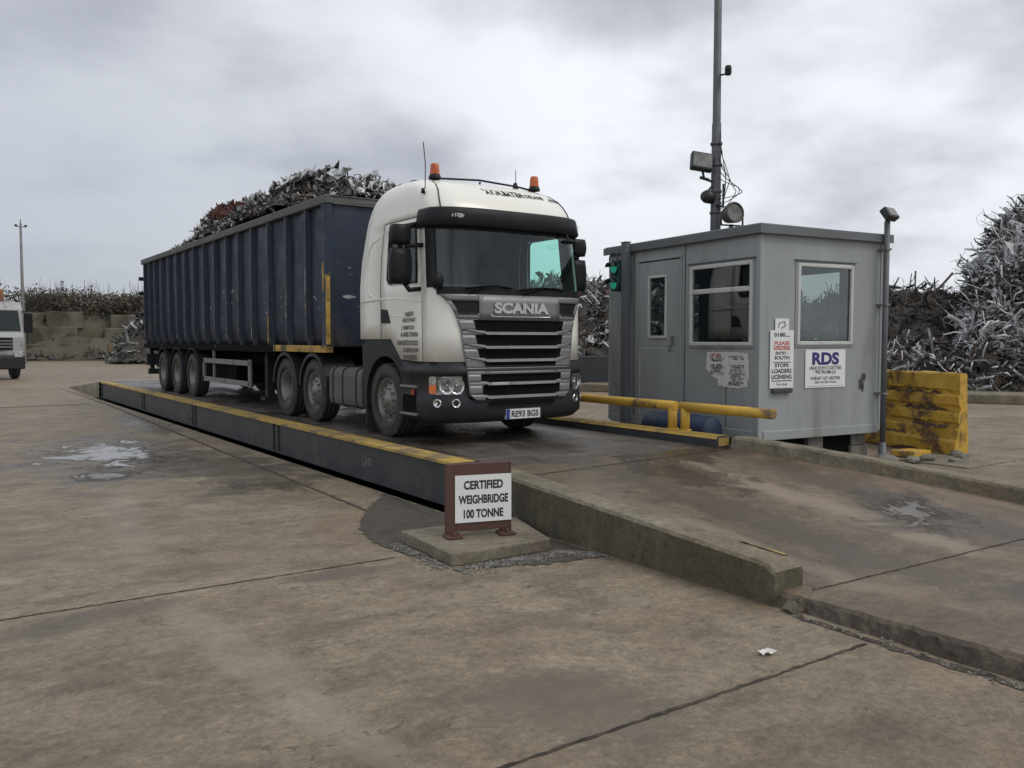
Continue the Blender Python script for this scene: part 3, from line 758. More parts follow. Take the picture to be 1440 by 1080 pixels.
def fr_y(s, z, d=.46): return yf(z) + d * (1 - (1 - min(1, abs(s)) ** NE) ** (1 / NE))
def FP(x, z, off=0.0):
    """point on the cab's front surface at offset x from the centre line"""
    s = x / hw(z); e = .01
    y = fr_y(s, z); 
    if off:
        s2 = (x + e) / hw(z); s1 = (x - e) / hw(z)
        dy = (fr_y(max(-1, min(1, s2)), z) - fr_y(max(-1, min(1, s1)), z)) / (2 * e)
        n = Vector((dy, -1, 0)).normalized()
        return (CX + x + n.x * off, y + n.y * off, z)
    return (CX + x, y, z)


def SPt(side, Y0, z, off=0.0):
    """side surface; Y0 is nominal (at window level)"""
    f0 = yf(z) + .46; t = (Y0 - 9.46) / (11.3 - 9.46)
    return (CX + side * (hw(z) + off), f0 + (yr(z) - f0) * t, z)


tr = thing('tractor_unit', (CX, 11.0, DZ), 'white high-roof lorry cab and tractor unit with silver grille and two amber roof beacons', 'lorry cab')
SY = [11.3, 11.1, 10.62, 10.42, 10.34, 10.06, 9.58, 9.47]
FS = [-.995, -.985, -.968, -.85, -.75, -.6, -.45, -.3, -.15, 0]
FS = FS + [-s for s in reversed(FS[:-1])]
ZL = [0, .25, .5, 2.36, 2.42, 2.54, 2.7, 2.9, 3.1, 3.24, 3.34, 3.42, 3.5, 3.58, 3.66, 3.73, 3.79, 3.84, 3.88, 3.905, 3.925]


def zb(Y): return ip(Y, [9.9, 10.06, 10.34, 11.3], [1.53, 1.55, 1.81, 1.81])


cols = [('S', -1, y) for y in SY] + [('F', 0, s) for s in FS] + [('S', 1, y) for y in reversed(SY)]


def cpt(c, zi, off=0):
    kind, side, p = c; zbot = zb(p) if kind == 'S' else 1.53
    z = ZL[zi]
    if zi < 3: z = zbot + (2.30 - zbot) * (0, .45, 1)[zi]
    if kind == 'S': return SPt(side, p, z, off)
    return FP(p * hw(z), z, off)


NR = len(ZL); NC = len(cols)
iW0, iW1 = ZL.index(2.54), ZL.index(3.24); iF0 = ZL.index(2.42)


def colidx(kind, side, p): return cols.index((kind, side, p))


doorL = (2, 7)                      # columns 10.62 .. 9.47
doorR = (NC - 8, NC - 3)
winL = (3, 6); winR = (NC - 7, NC - 4)
fw0 = 8 + 2; fw1 = 8 + len(FS) - 3   # s -.968 .. .968


def is_door(i, j): return i < ZL.index(3.34) and (doorL[0] <= j < doorL[1] or doorR[0] <= j < doorR[1])
def is_win(i, j): return (iW0 <= i < iW1 and (winL[0] <= j < winL[1] or winR[0] <= j < winR[1])) or (iF0 <= i < iW1 and fw0 <= j < fw1)


G = [[cpt(c, i) for c in cols] for i in range(NR)]
mb = MB(); mb.grid(G, skip=lambda i, j: is_door(i, j) or is_win(i, j))
# rear wall + roof crown
mb.grid([[G[i][-1], (CX, G[i][-1][1] + .03, G[i][-1][2]), G[i][0]] for i in range(NR)])
crown = [(CX + (p[0] - CX) * .5, 10.25 + (p[1] - 10.25) * .5, 3.94) for p in G[-1]]
mb.grid([G[-1], crown]); mb.add(crown, [tuple(range(len(crown)))], 0, True)
mb.grid([[G[-1][-1], (CX, G[-1][-1][1] + .03, G[-1][-1][2]), G[-1][0]], [crown[-1], ((crown[0][0] + crown[-1][0]) / 2, crown[0][1], 3.94), crown[0]]])
body = mb.build('cab_body', ['white_paint', 'cabin_cloth'], tr, solid=.035)
# recessed storage-locker moulding behind the door (both sides)
for side in (-1, 1):
    mb = MB(); pts = [(10.72, 3.20), (11.0, 3.13), (11.10, 3.05), (11.13, 2.8), (11.08, 2.55), (10.98, 2.42), (10.82, 2.36), (10.70, 2.36)]
    mb.tube([SPt(side, y, z, -.006) for y, z in pts], .018, 8, cap=True); mb.build('panel_moulding', 'white_paint', tr)
    # doors
    d = doorL if side < 0 else doorR
    mb = MB(); PP = [[cpt(cols[j], i, .008) for j in range(d[0], d[1] + 1)] for i in range(ZL.index(3.34) + 1)]
    wj = (winL[0] - d[0], winL[1] - d[0]) if side < 0 else (winR[0] - d[0], winR[1] - d[0])
    mb.grid(PP, skip=lambda i, j: iW0 <= i < iW1 and wj[0] <= j < wj[1])
    door = mb.build('door', ['white_paint', 'cabin_cloth'], tr, solid=.03)
    mb = MB()
    for yy in (10.63, 9.475):
        mb.tube([SPt(side, yy, z, .006) for z in (zb(yy) + .01, 2.3, 2.5, 2.9, 3.34)], .0055, 6)
    mb.tube([SPt(side, y, 3.345, .006) for y in (10.63, 10.0, 9.475)], .006, 6)
    mb.build('door_seal', 'seam_black', door)
    mb = MB(); mb.tube([SPt(side, y, z, .001) for y, z in ((10.66, 2.12), (10.1, 2.11), (9.5, 2.13))], .010, 8)
    mb.tube([SPt(side, y, z, -.003) for y, z in ((11.28, 2.33), (10.6, 2.35), (10.0, 2.33), (9.5, 2.27))], .016, 8)
    mb.build('crease_line', 'white_paint', door)
    mb = MB(); X = CX + side * 1.172
    poly = [(10.60, 2.215), (10.42, 2.20), (10.33, 2.02), (10.60, 2.025)]
    mb.prism(poly, 'X', X, X + side * .012); mb.build('handle', 'black_plastic', door, bevel=.006)
    # side window glass + rubber
    mb = MB(); mb.grid([[SPt(side, y, z, -.008) for y in (10.45, 10.0, 9.56)] for z in (2.52, 2.8, 3.26)]); mb.build('side_window', 'cab_glass', door)
    mb = MB(); loop = [(10.42, 2.60), (10.36, 2.545), (9.98, 2.545), (9.59, 2.53), (9.585, 3.2), (9.62, 3.24), (10.36, 3.24), (10.42, 3.19), (10.42, 2.60)]
    mb.tube([SPt(side, y, z, .008) for y, z in loop], .016, 8, cap=False); mb.build('window_seal', 'black_plastic', door)
# door lettering (worn, unreadable) on the near door
mb = MB(); rr = random.Random(21)
DOORT = (('HARVY', 2.10, .24, .060, 9.79), ('BROCWART', 2.03, .34, .048, 9.80), ('J. MERTOS', 1.935, .34, .048, 9.84), ('& ABEI CRIHN', 1.845, .46, .056, 9.80), ('BONDEITE ROCIO', 1.735, .56, .058, 9.84), ('CUBROCKIP', 1.645, .42, .050, 9.76), ('WHOSPERIS', 1.55, .36, .056, 9.78))
for t_, zc_, w_, h_, y_ in DOORT:
    mb = MB(); text_geo(mb, t_, (CX - 1.1805, y_, zc_), (0, -1, 0), (0, 0, 1), h_, w_, .03, .0)
    mb.build('door_lettering', 'ink_grey', tr)
# windscreen
mb = MB(); zz = [2.42, 2.6, 2.9, 3.24]
mb.grid([[FP(s * hw(z) * .978, z, -.006) for s in (list(-1 + .02 * np.arange(5)) + list(np.linspace(-.9, .9, 21)) + list(.92 + .02 * np.arange(5)))] for z in zz]); mb.build('windscreen', 'cab_glass', tr)
mb = MB()
for sgn in (-1, 1):
    mb.grid([[FP(sgn * hw(z) * s, z, .006) for s in (.955, .965, .975, .985, .992, .998)] for z in (2.445, 2.6, 2.9, 3.26)])
mb.grid([[FP(s * hw(z), z, .006) for s in np.linspace(-.955, .955, 25)] for z in (2.355, 2.45)])
mb.grid([[FP(s * hw(z), z, .006) for s in np.linspace(-.97, .97, 25)] for z in (3.16, 3.26)])
mb.build('windscreen_surround', 'black_plastic', tr)
for x0, x1 in ((-.80, -.15), (-.02, .70)):
    mb = MB(); mb.tube([FP(x0 + (x1 - x0) * t, 2.425 + .045 * math.sin(t * 2.6), .03) for t in (0, .25, .5, .75, 1)], .011, 6)
    mb.tube([FP(x0 + .05, 2.375, .03), FP(x0 + (x1 - x0) * .5, 2.46, .035)], .009, 6); mb.build('wiper', 'deep_black', tr)
# sun visor
mb = MB(); S_ = np.linspace(-.972, .985, 33)
rows = [[FP(s * 1.165, 3.21, 0.05)[:2] + (3.205,) for s in S_], [FP(s * 1.165, 3.3, .13) for s in S_], [FP(s * 1.165, 3.41, .12) for s in S_], [FP(s * 1.165, 3.43, .06) for s in S_], [FP(s * 1.12, 3.43, -.02) for s in S_]]


def VP(s, z, off):
    p = FP(s * hw(3.3), 3.3, off); return (p[0], p[1], z)


rows = [[VP(s, 3.20, .0) for s in S_], [VP(s, 3.19, .07) for s in S_], [VP(s, 3.215, .10) for s in S_], [VP(s, 3.40, .065) for s in S_], [VP(s, 3.43, .045) for s in S_], [VP(s, 3.435, -.01) for s in S_]]
mb.grid(rows)
for sgn in (-1, 1):
    e = 0 if sgn < 0 else -1
    P = [r[e] for r in rows]; Q = [(p[0], 9.60 if k not in (0, 5) else 9.60, p[2]) for k, p in enumerate(P)]
    mb.grid([P, Q] if sgn > 0 else [Q, P]); 
vis = mb.build('sun_visor', 'black_plastic', tr)
mb = MB()
p0 = Vector(VP(-.80, 3.30, .090)); p1 = Vector(VP(-.66, 3.30, .090)); d_ = (p1 - p0).normalized()
scribble(mb, p0 + (p1 - p0) * .5 + Vector((0, -.006, 0)), d_, (0, 0, 1), .20, .04, rnd=random.Random(4), stroke=.22)
p0 = Vector(VP(.86, 3.30, .095)); p1 = Vector(VP(.93, 3.30, .095)); d_ = (p1 - p0).normalized()
scribble(mb, p0 + (p1 - p0) * .5 + Vector((0.004, -.008, 0)), d_, (0, 0, 1), .13, .04, rnd=random.Random(5), stroke=.22)
mb.build('visor_lettering', 'plate_white', vis)
# roof-front worn lettering + roof corner seams + roof hatch strip
mb = MB(); rr = random.Random(31)
text_map(mb, "'AVIN.BATEN", lambda u, v: FP(u, v, .004), -.32, 3.665, .62, .082, .04)
text_map(mb, "DELANE", lambda u, v: FP(u, v, .004), .33, 3.672, .30, .055, .02)
text_map(mb, "ANIEL", lambda u, v: FP(u, v, .004), .72, 3.662, .20, .05, .03)
mb.build('roof_lettering', 'ink_black', tr)
for sgn in (-1, 1):
    mb = MB(); mb.tube([(CX + sgn * (hw(z) * sx), fr_y(sx, z) - .002, z) for sx, z in ((.90, 3.43), (.895, 3.52), (.885, 3.6), (.87, 3.68), (.85, 3.76), (.83, 3.84), (.80, 3.885), (.75, 3.92))] , .008, 6)
    mb.build('roof_seam', 'seam_black', tr)

# silver badge panel and grille
XB = ([1.40, 1.52, 1.7, 1.92, 2.08, 2.2, 2.3, 2.36], [.79, .81, .84, .865, .915, .965, 1.035, 1.095])


def xb(z): return ip(z, *XB)


def band(mb, z0, z1, xa0, xb0, off=.02, n=8, nz=3):
    """xa0, xb0 : callables z->x"""
    R_ = []
    for i in range(nz + 1):
        z = z0 + (z1 - z0) * i / nz; A, B = xa0(z), xb0(z)
        R_.append([FP(A + (B - A) * t / n, z, off) for t in range(n + 1)])
    mb.grid(R_)


cst = lambda v: (lambda z: v)
mb = MB()
band(mb, 2.045, 2.36, cst(-.62), cst(.62), .022, 16)
for sg_ in (-1, 1):
    band(mb, 2.28, 2.36, lambda z: sg_ * .62, lambda z: sg_ * xb(z), .022)
    band(mb, 2.06, 2.13, lambda z: sg_ * .62, lambda z: sg_ * xb(z), .022)
    band(mb, 2.13, 2.28, lambda z: sg_ * xb(z), lambda z: sg_ * (xb(z) - .045), .022)
mb2 = mb.build('badge_panel', 'silver_paint', tr, solid=.02)
for sg_ in (-1, 1):
    mb = MB()
    band(mb, 2.09, 2.285, lambda z: sg_ * .60, lambda z: sg_ * (xb(z) - .02), .006)
    mb.grid([[FP(sg_ * x, 2.125 + .004, .026) for x in (.64, .80, .90)], [FP(sg_ * x, 2.11, .026) for x in (.64, .80, .90)]])
    mb.build('air_inlet', 'black_plastic', tr)
mb = MB(); p = FP(0, 2.15, .024); text_geo(mb, 'SCANIA', (CX, p[1], 2.14), (1, 0, 0), (0, 0, 1), .122, .84, .05, .012)
mb.build('maker_badge', 'badge_metal', tr)
mb = MB(); mb.tube([FP(-.46, 2.115, .024), FP(-.44, 2.09, .024), FP(.44, 2.09, .024), FP(.46, 2.115, .024)], .007, 6); mb.build('badge_trim', 'chrome_trim', tr)

UP = [(2.045, 1.905, .70), (1.862, 1.730, .68), (1.688, 1.565, .65), (1.525, 1.455, .56)]     # openings
mb = MB(); bk = MB()
zprev = 2.06
for (zt, zb_, w_) in UP:
    for sg_ in (-1, 1):
        band(mb, zb_, zt, lambda z: sg_ * xb(z), lambda z, w_=w_, zt=zt: sg_ * (w_ - .03 * (zt - z) / .14), .02)
for (za, zb2) in ((1.905, 1.862), (1.730, 1.688), (1.565, 1.525), (1.455, 1.425)):
    for sg_ in (-1, 1): band(mb, zb2, za, lambda z: sg_ * xb(z), cst(sg_ * .56), .02)
band(mb, 1.425, 1.455, cst(-.56), cst(.56), .02)
gf = mb.build('grille_frame', 'silver_paint', tr, solid=.03)
band(bk, 1.44, 2.05, cst(-.80), cst(.80), .003, 16); bk.build('grille_mesh', 'deep_black', tr)


def slat(zc_, wmid, wend, rise, parent, th=.036):
    mb = MB(); X_ = [-wend, -(wmid + .02), -wmid, -wmid * .5, 0, wmid * .5, wmid, wmid + .02, wend]
    Zs = [rise, .012, 0, 0, 0, 0, 0, .012, rise]; T = [.012, th * .95, th, th, th, th, th, th * .95, .012]; O = [.03, .055, .06, .06, .06, .06, .06, .055, .03]
    A_ = [FP(x, zc_ + z + t / 2, o - .02) for x, z, t, o in zip(X_, Zs, T, O)]
    B_ = [FP(x, zc_ + z + t / 2 - .008, o) for x, z, t, o in zip(X_, Zs, T, O)]
    C_ = [FP(x, zc_ + z - t / 2, o) for x, z, t, o in zip(X_, Zs, T, O)]
    D_ = [FP(x, zc_ + z - t / 2, o - .035) for x, z, t, o in zip(X_, Zs, T, O)]
    mb.grid([A_, B_, C_, D_, A_], smooth=False); return mb.build('slat', 'slat_paint', parent)


paint('slat_paint', (.31, .315, .32), .38, metal=.4, c2=(.24, .245, .245), sc=4, dirt=(.12, .11, .09), dsc=5, dlo=.55, dhi=.8)
for zc_ in (1.883, 1.709, 1.545): slat(zc_, .54, .79, .045, gf)
# lower grille
mb = MB()
lx = lambda z: ip(z, [1.05, 1.12, 1.41], [.68, .77, .80])
for (zt, zb_, w_) in ((1.375, 1.275, .62), (1.235, 1.12, .60)):
    for sg_ in (-1, 1): band(mb, zb_, zt, lambda z: sg_ * lx(z), cst(sg_ * w_), .045)
for sg_ in (-1, 1): band(mb, 1.235, 1.275, lambda z: sg_ * lx(z), cst(sg_ * .56), .045); band(mb, 1.375, 1.41, lambda z: sg_ * lx(z), cst(sg_ * .56), .045); band(mb, 1.05, 1.12, lambda z: sg_ * lx(z), cst(sg_ * .56), .045)
band(mb, 1.375, 1.408, cst(-.56), cst(.56), .045)
gl_ = mb.build('lower_grille_frame', 'silver_paint', tr, solid=.03)
slat(1.255, .52, .73, .04, gl_); slat(1.088, .52, .74, .045, gl_)
mb = MB(); p = FP(-.42, 1.25, .062); mb.box(CX - .49, CX - .24, p[1] - .008, p[1] + .01, 1.236, 1.272); mb.build('model_badge', 'badge_metal', gl_, bevel=.004)
mb = MB(); band(mb, 1.06, 1.40, cst(-.76), cst(.76), .018, 16); mb.build('lower_grille_mesh', 'deep_black', tr)


# bumper (wraps to the wheel arch)
def BP(u, z, off=0):
    """u<-1: left side (Y = 9.46 + (-1-u)), -1..1 front, >1 right side"""
    W_ = 1.165 - (.05 if z < .8 else 0); yo = .02 + (.05 if z < .8 else 0)
    if abs(u) <= 1:
        s = max(-.998, min(.998, u)); y = 8.95 + yo + .48 * (1 - (1 - abs(s) ** NE) ** (1 / NE)); n = Vector((0, -1, 0)) if abs(u) < .9 else Vector((math.copysign(.7, u), -.7, 0))
        return (CX + u * W_ + n.x * off, y + n.y * off, z)
    return (CX + math.copysign(W_ + off, u), 9.45 + (abs(u) - 1), z)


US = [-1.58, -1.3, -1.1] + list(np.linspace(-1, 1, 41)) + [1.1, 1.3, 1.58]
mb = MB(); rows = [[BP(u, z, o) for u in US] for z, o in ((.765, -.06), (.78, -.01), (.86, .012), (1.08, .012), (1.10, .0), (1.36, .0), (1.37, .02), (1.44, .02), (1.455, 0), (1.54, -.02))]
mb.grid(rows); bump = mb.build('bumper', 'charcoal_plastic', tr, solid=.03)
mb = MB(); band(mb, .985, 1.045, cst(-.50), cst(.50), .05, 10); mb.build('bumper_inlet', 'deep_black', bump)
for sg_ in (-1, 1):
    # steps let into the bumper side
    X = CX + sg_ * 1.18
    mb = MB(); mb.box(min(X, X - sg_ * .10), max(X, X - sg_ * .10), 9.62, 9.98, .86, 1.10); mb.build('step_recess', 'deep_black', bump)
    for z_ in (.84, 1.19):
        mb = MB(); xx = sorted((X - sg_ * .02, X + sg_ * .035)); mb.box(xx[0], xx[1], 9.56, 10.0, z_, z_ + .035); mb.build('step', 'galvanised', bump, bevel=.01)
    mb = MB(); xx = sorted((X, X + sg_ * .012)); mb.box(xx[0], xx[1], 9.66, 9.72, 1.10, 1.17); mb.build('side_marker', 'red_lens', bump, bevel=.004)
    # headlight
    mb = MB(); u0, u1 = .735, .995
    mb.grid([[BP(sg_ * u, z, .004) for u in np.linspace(u0, u1, 9)] for z in (1.125, 1.35)]); hl = mb.build('headlight', 'lamp_back', tr)
    mb = MB(); mb.grid([[BP(sg_ * u, z, .016) for u in np.linspace(u0 + .008, .95, 7)] for z in (1.14, 1.335)])
    mb.build('lamp_lens', 'lens_glass', hl)
    mb = MB()
    for (u, r) in ((.79, .082), (.885, .078)):
        p = Vector(BP(sg_ * u, 1.238, -.0)); 
        q = Vector(BP(sg_ * (u + .01), 1.238, 0)) - Vector(BP(sg_ * (u - .01), 1.238, 0)); q.normalize(); nn = Vector((0, 0, 1)).cross(q); 
        if nn.y > 0: nn = -nn
        V = []; F_ = []
        for i, (rr1, dd) in enumerate(((r * 1.15, .012), (r, .008), (r * .7, -.025), (r * .3, -.045), (r * .22, .004), (0.001, .010))):
            for j in range(16):
                th = j / 16 * 2 * math.pi; V.append(p + q * math.cos(th) * rr1 + Vector((0, 0, 1)) * math.sin(th) * rr1 * 1.15 + nn * (dd + .004))
        for i in range(5):
            for j in range(16): F_.append((i * 16 + j, i * 16 + (j + 1) % 16, (i + 1) * 16 + (j + 1) % 16, (i + 1) * 16 + j))
        mb.add(V, F_, 0, True)
    mb.grid([[BP(sg_ * u, z, .010) for u in (.745, .80, .86, .915)] for z in (1.14, 1.155)]); mb.grid([[BP(sg_ * u, z, .010) for u in (.745, .80, .86, .915)] for z in (1.318, 1.335)])
    mb.build('lamp_reflector', 'reflector', hl)
    mb = MB(); mb.grid([[BP(sg_ * u, z, .014) for u in (.962, .972, .985, .995)] for z in (1.14, 1.245)]); mb.build('indicator', 'orange_lens', hl)
    mb = MB(); mb.grid([[BP(sg_ * u, z, .014) for u in (.962, .972, .985, .995)] for z in (1.25, 1.335)]); mb.build('side_lamp', 'reflector', hl)
    for u in (.80, .955):
        p = Vector(BP(sg_ * u, 1.02, .012)); q = Vector(BP(sg_ * (u + .01), 1.02, 0)) - Vector(BP(sg_ * (u - .01), 1.02, 0)); q.normalize(); nn = Vector((0, 0, 1)).cross(q)
        if nn.y > 0: nn = -nn
        V = []; F_ = []
        for i, (r1, dd) in enumerate(((.056, 0), (.053, .012), (.045, .010), (.03, -.008), (.001, .0))):
            for j in range(18):
                th = j / 18 * 2 * math.pi; V.append(p + q * math.cos(th) * r1 + Vector((0, 0, 1)) * math.sin(th) * r1 + nn * dd)
        for i in range(4):
            for j in range(18): F_.append((i * 18 + j, i * 18 + (j + 1) % 18, (i + 1) * 18 + (j + 1) % 18, (i + 1) * 18 + j))
        mb = MB(); mb.add(V, F_, 0, True); mb.build('fog_lamp', 'reflector', tr)
# number plate
py = 8.955
mb = MB(); mb.box(6.085, 6.612, py - .014, py + .03, .80, .925); npl = mb.build('number_plate', 'plate_white', tr)
mb = MB(); mb.box(6.087, 6.135, py - .016, py - .0145, .802, .923); mb.build('plate_band', 'plate_blue', npl)
mb = MB(); text_geo(mb, 'RE93 BGS', (6.372, py - .0165, .825), (1, 0, 0), (0, 0, 1), .076, .42, .02, .001); mb.build('plate_lettering', 'ink_black', npl)

# side fender panels + arches
WC = [10.53, 13.17, 14.44]; WZ = DZ + .50


def arch_poly(yc, zc_, r, a0, a1, n=18): return [(yc + r * math.cos(R(a0 + (a1 - a0) * i / n)), zc_ + r * math.sin(R(a0 + (a1 - a0) * i / n))) for i in range(n + 1)]


for sg_ in (-1, 1):
    X0, X1 = sorted((CX + sg_ * 1.165, CX + sg_ * .80))
    arc = arch_poly(10.53, 1.0, .585, -12, 192)
    outer = [(11.13, .86), (11.22, .86), (11.26, 1.5), (11.27, 1.80), (10.36, 1.80), (10.30, 1.74), (10.08, 1.54), (9.95, 1.53), (9.90, 1.40), (9.90, .88)]
    # quad strip between arch and outline
    n = len(arc); oo = []
    for (y, z) in arc:
        d = Vector((y - 10.53, z - 1.0)).normalized(); best = None
        for k in range(len(outer)):
            p, q = Vector(outer[k]), Vector(outer[(k + 1) % len(outer)]); e_ = q - p; den = d.x * e_.y - d.y * e_.x
            if abs(den) < 1e-9: continue
            w_ = p - Vector((10.53, 1.0)); t_ = (w_.x * e_.y - w_.y * e_.x) / den; u_ = (w_.x * d.y - w_.y * d.x) / den
            if t_ > .5 and 0 <= u_ <= 1: best = t_ if best is None else max(best, t_)
        best = max(best or .6, .60); oo.append((10.53 + d.x * best, 1.0 + d.y * best))
    mb = MB(); Xo = CX + sg_ * 1.150; Xi = CX + sg_ * .80
    mb.grid([[(Xi, y, z) for y, z in arc], [(Xo + sg_ * .012, y, z) for y, z in arc], [(Xo + sg_ * .012, 10.53 + (y - 10.53) * 1.09, 1.0 + (z - 1.0) * 1.09) for y, z in arc], [(Xo, 10.53 + (y - 10.53) * 1.10, 1.0 + (z - 1.0) * 1.10) for y, z in arc], [(Xo, y, z) for y, z in oo], [(Xi, y, z) for y, z in oo]], smooth=False)
    mb.build('wheel_arch', 'grey_plastic' if False else 'charcoal_plastic', tr)
    mb = MB(); mb.box(*sorted((CX + sg_ * .84, CX + sg_ * 1.14)), 11.16, 11.19, .62, .95); mb.build('mud_flap', 'rubber', tr)
    for yc in WC[1:]:
        mb = MB(); arc = arch_poly(yc, 1.0, .575, 5, 175)
        arc2 = [(yc + (y - yc) * 1.035, 1.0 + (z - 1.0) * 1.035) for y, z in arc]
        Xa, Xb = CX + sg_ * .62, CX + sg_ * 1.15
        mb.grid([[(Xa, y, z) for y, z in arc], [(Xb, y, z) for y, z in arc], [(Xb, y, z) for y, z in arc2], [(Xa, y, z) for y, z in arc2], [(Xa, y, z) for y, z in arc]], smooth=False)
        ao = [(yc + (y - yc) * .93, 1.0 + (z - 1.0) * .93) for y, z in arc]
        mb.grid([[(Xb + sg_ * .003, y, z) for y, z in arc2], [(Xb + sg_ * .003, y, z) for y, z in ao]])
        mb.build('mudguard', 'charcoal_plastic', tr)
    # side tank with straps
    mb = MB(); xa, xb_ = CX + sg_ * .55, CX + sg_ * 1.13
    pr = [(xa, .80), (xb_ - sg_ * .08, .80), (xb_ - sg_ * .015, .84), (xb_, .92), (xb_, 1.26), (xb_ - sg_ * .015, 1.34), (xb_ - sg_ * .09, 1.39), (xa, 1.39)]
    mb.prism(pr, 'Y', 11.36, 12.54); tk = mb.build('fuel_tank', 'grey_plastic', tr, bevel=.02)
    for yy in (11.52, 12.0, 12.36):
        mb = MB(); c0 = ((xa + xb_) / 2, 1.095); pr2 = [(c0[0] + (x - c0[0]) * 1.02 + sg_ * .004, c0[1] + (z - c0[1]) * 1.03) for x, z in pr]
        mb.prism(pr2, 'Y', yy, yy + .035); mb.build('tank_strap', 'charcoal_plastic', tk)
# chassis, fifth wheel, engine mass
mb = MB()
for sx in (-.42, .42): mb.box(CX + sx - .04, CX + sx + .04, 9.6, 15.2, 1.05, 1.33)
for yy in (11.5, 12.6, 13.8, 15.1): mb.box(CX - .38, CX + .38, yy, yy + .08, 1.08, 1.3)
mb.box(CX - .36, CX + .36, 9.5, 11.2, .95, 1.75); mb.box(CX - .9, CX + .9, 9.4, 11.2, 1.53, 1.62)
mb.prism([(CX - .45, 13.3), (CX + .45, 13.3), (CX + .5, 13.9), (CX + .3, 14.4), (CX - .3, 14.4), (CX - .5, 13.9)], 'Z', 1.42, 1.5)
mb.build('chassis', 'deep_black', tr)
for yc in WC:
    mb = MB(); mb.tube([(CX - .8, yc, WZ), (CX + .8, yc, WZ)], .08, 12); mb.build('axle', 'deep_black', tr)
# back of cab: exhaust stack / air intake + dark catwalk
mb = MB(); mb.box(CX - 1.0, CX + 1.0, 11.33, 11.52, 1.45, 1.9); mb.box(CX + .55, CX + .95, 11.34, 11.62, 1.8, 3.4); mb.build('air_intake', 'black_plastic', tr, bevel=.03)
# interior
mb = MB(); mb.box(CX - 1.08, CX + 1.08, 9.55, 11.2, 1.70, 1.74)
mb.box(CX - .85, CX + .85, 9.12, 9.55, 2.0, 2.40); mb.box(CX - 1.05, CX + 1.05, 9.56, 9.7, 2.0, 2.40); mb.box(CX - 1.0, CX - .1, 9.3, 9.62, 2.38, 2.50)
mb.box(CX - 1.05, CX + 1.05, 10.72, 10.78, 1.8, 3.75); mb.box(CX - 1.05, CX + 1.05, 9.5, 10.8, 3.38, 3.42)
mb.build('dashboard', 'cabin_cloth', tr, bevel=.02)
for sx in (-.58, .58):
    mb = MB(); mb.box(CX + sx - .27, CX + sx + .27, 10.0, 10.5, 2.0, 2.2); mb.box(CX + sx - .25, CX + sx + .25, 10.48, 10.62, 2.15, 2.85); mb.box(CX + sx - .14, CX + sx + .14, 10.5, 10.6, 2.87, 3.07)
    mb.build('seat', 'cabin_cloth', tr, bevel=.05, seg=3)
mb = MB(); wc_ = Vector((CX - .55, 9.62, 2.45)); mb.tube([wc_ + Vector((.22 * math.cos(t * math.pi / 10), .10 * math.sin(t * math.pi / 10), .20 * math.sin(t * math.pi / 10))) for t in range(21)], .016, 8, cap=False); mb.tube([wc_, wc_ + Vector((0, -.15, -.2))], .03, 8)
mb.build('steering_wheel', 'deep_black', tr)


def mirror(sg_):
    X = CX + sg_ * 1.40
    mb = MB()
    def pod(z0, z1, w, d, tilt):
        n = 5; rows = []
        for i in range(n + 1):
            t = i / n; z = z0 + (z1 - z0) * t; k = .78 + .22 * math.sin(math.pi * (t * .8 + .1))
            ring = []
            for j in range(12):
                th = 2 * math.pi * j / 12; cx_, sy_ = math.cos(th), math.sin(th)
                cx_ = math.copysign(abs(cx_) ** .5, cx_); sy_ = math.copysign(abs(sy_) ** .7, sy_)
                ring.append((X + sg_ * tilt * t + cx_ * w / 2 * k, 9.60 + sy_ * d / 2 * k, z))
            rows.append(ring + [ring[0]])
        mb.grid(rows); mb.add(rows[0][:-1], [tuple(range(12))], 0, False); mb.add(rows[-1][:-1], [tuple(reversed(range(12)))], 0, False)
    pod(2.49, 2.93, .30, .17, 0); pod(2.985, 3.22, .27, .21, .0)
    mi = mb.build('mirror', 'black_plastic', tr)
    mb = MB(); Xs = CX + sg_ * 1.13
    mb.tube([(X, 9.60, 2.90), (X, 9.60, 3.04)], .035, 8); mb.tube([(X - sg_ * .04, 9.55, 2.96), (Xs, 9.50, 2.98)], .028, 8)
    mb.tube([(X - sg_ * .06, 9.62, 3.20), (Xs - sg_ * .02, 9.66, 3.26)], .035, 8); mb.tube([(X - sg_ * .05, 9.58, 2.50), (X - sg_ * .10, 9.55, 2.42), (Xs, 9.50, 2.44)], .028, 8)
    mb.build('mirror_arm', 'black_plastic', mi)
    mb = MB(); mb.box(*sorted((X - .12, X + .12)), 9.687, 9.692, 2.54, 2.89); mb.build('mirror_glass', 'reflector', mi)


mirror(-1); mirror(1)
mb = MB(); p = Vector(FP(-1.09, 2.52, .05)); mb.lathe([(-.10, 0.001), (-.09, .05), (-.03, .075), (.04, .075), (.09, .05), (.10, .001)], 'Z', tuple(p), 14); mb.build('kerb_mirror', 'black_plastic', tr)
mb = MB(); q = Vector(FP(.72, 3.08, .16)); mb.lathe([(-.012, .001), (-.012, .10), (.012, .11), (.03, .06), (.032, .001)], 'Z', tuple(q), 20)
mb.tube([q, Vector(FP(.80, 3.24, .05))], .014, 6); mb.build('front_mirror', 'black_plastic', tr)
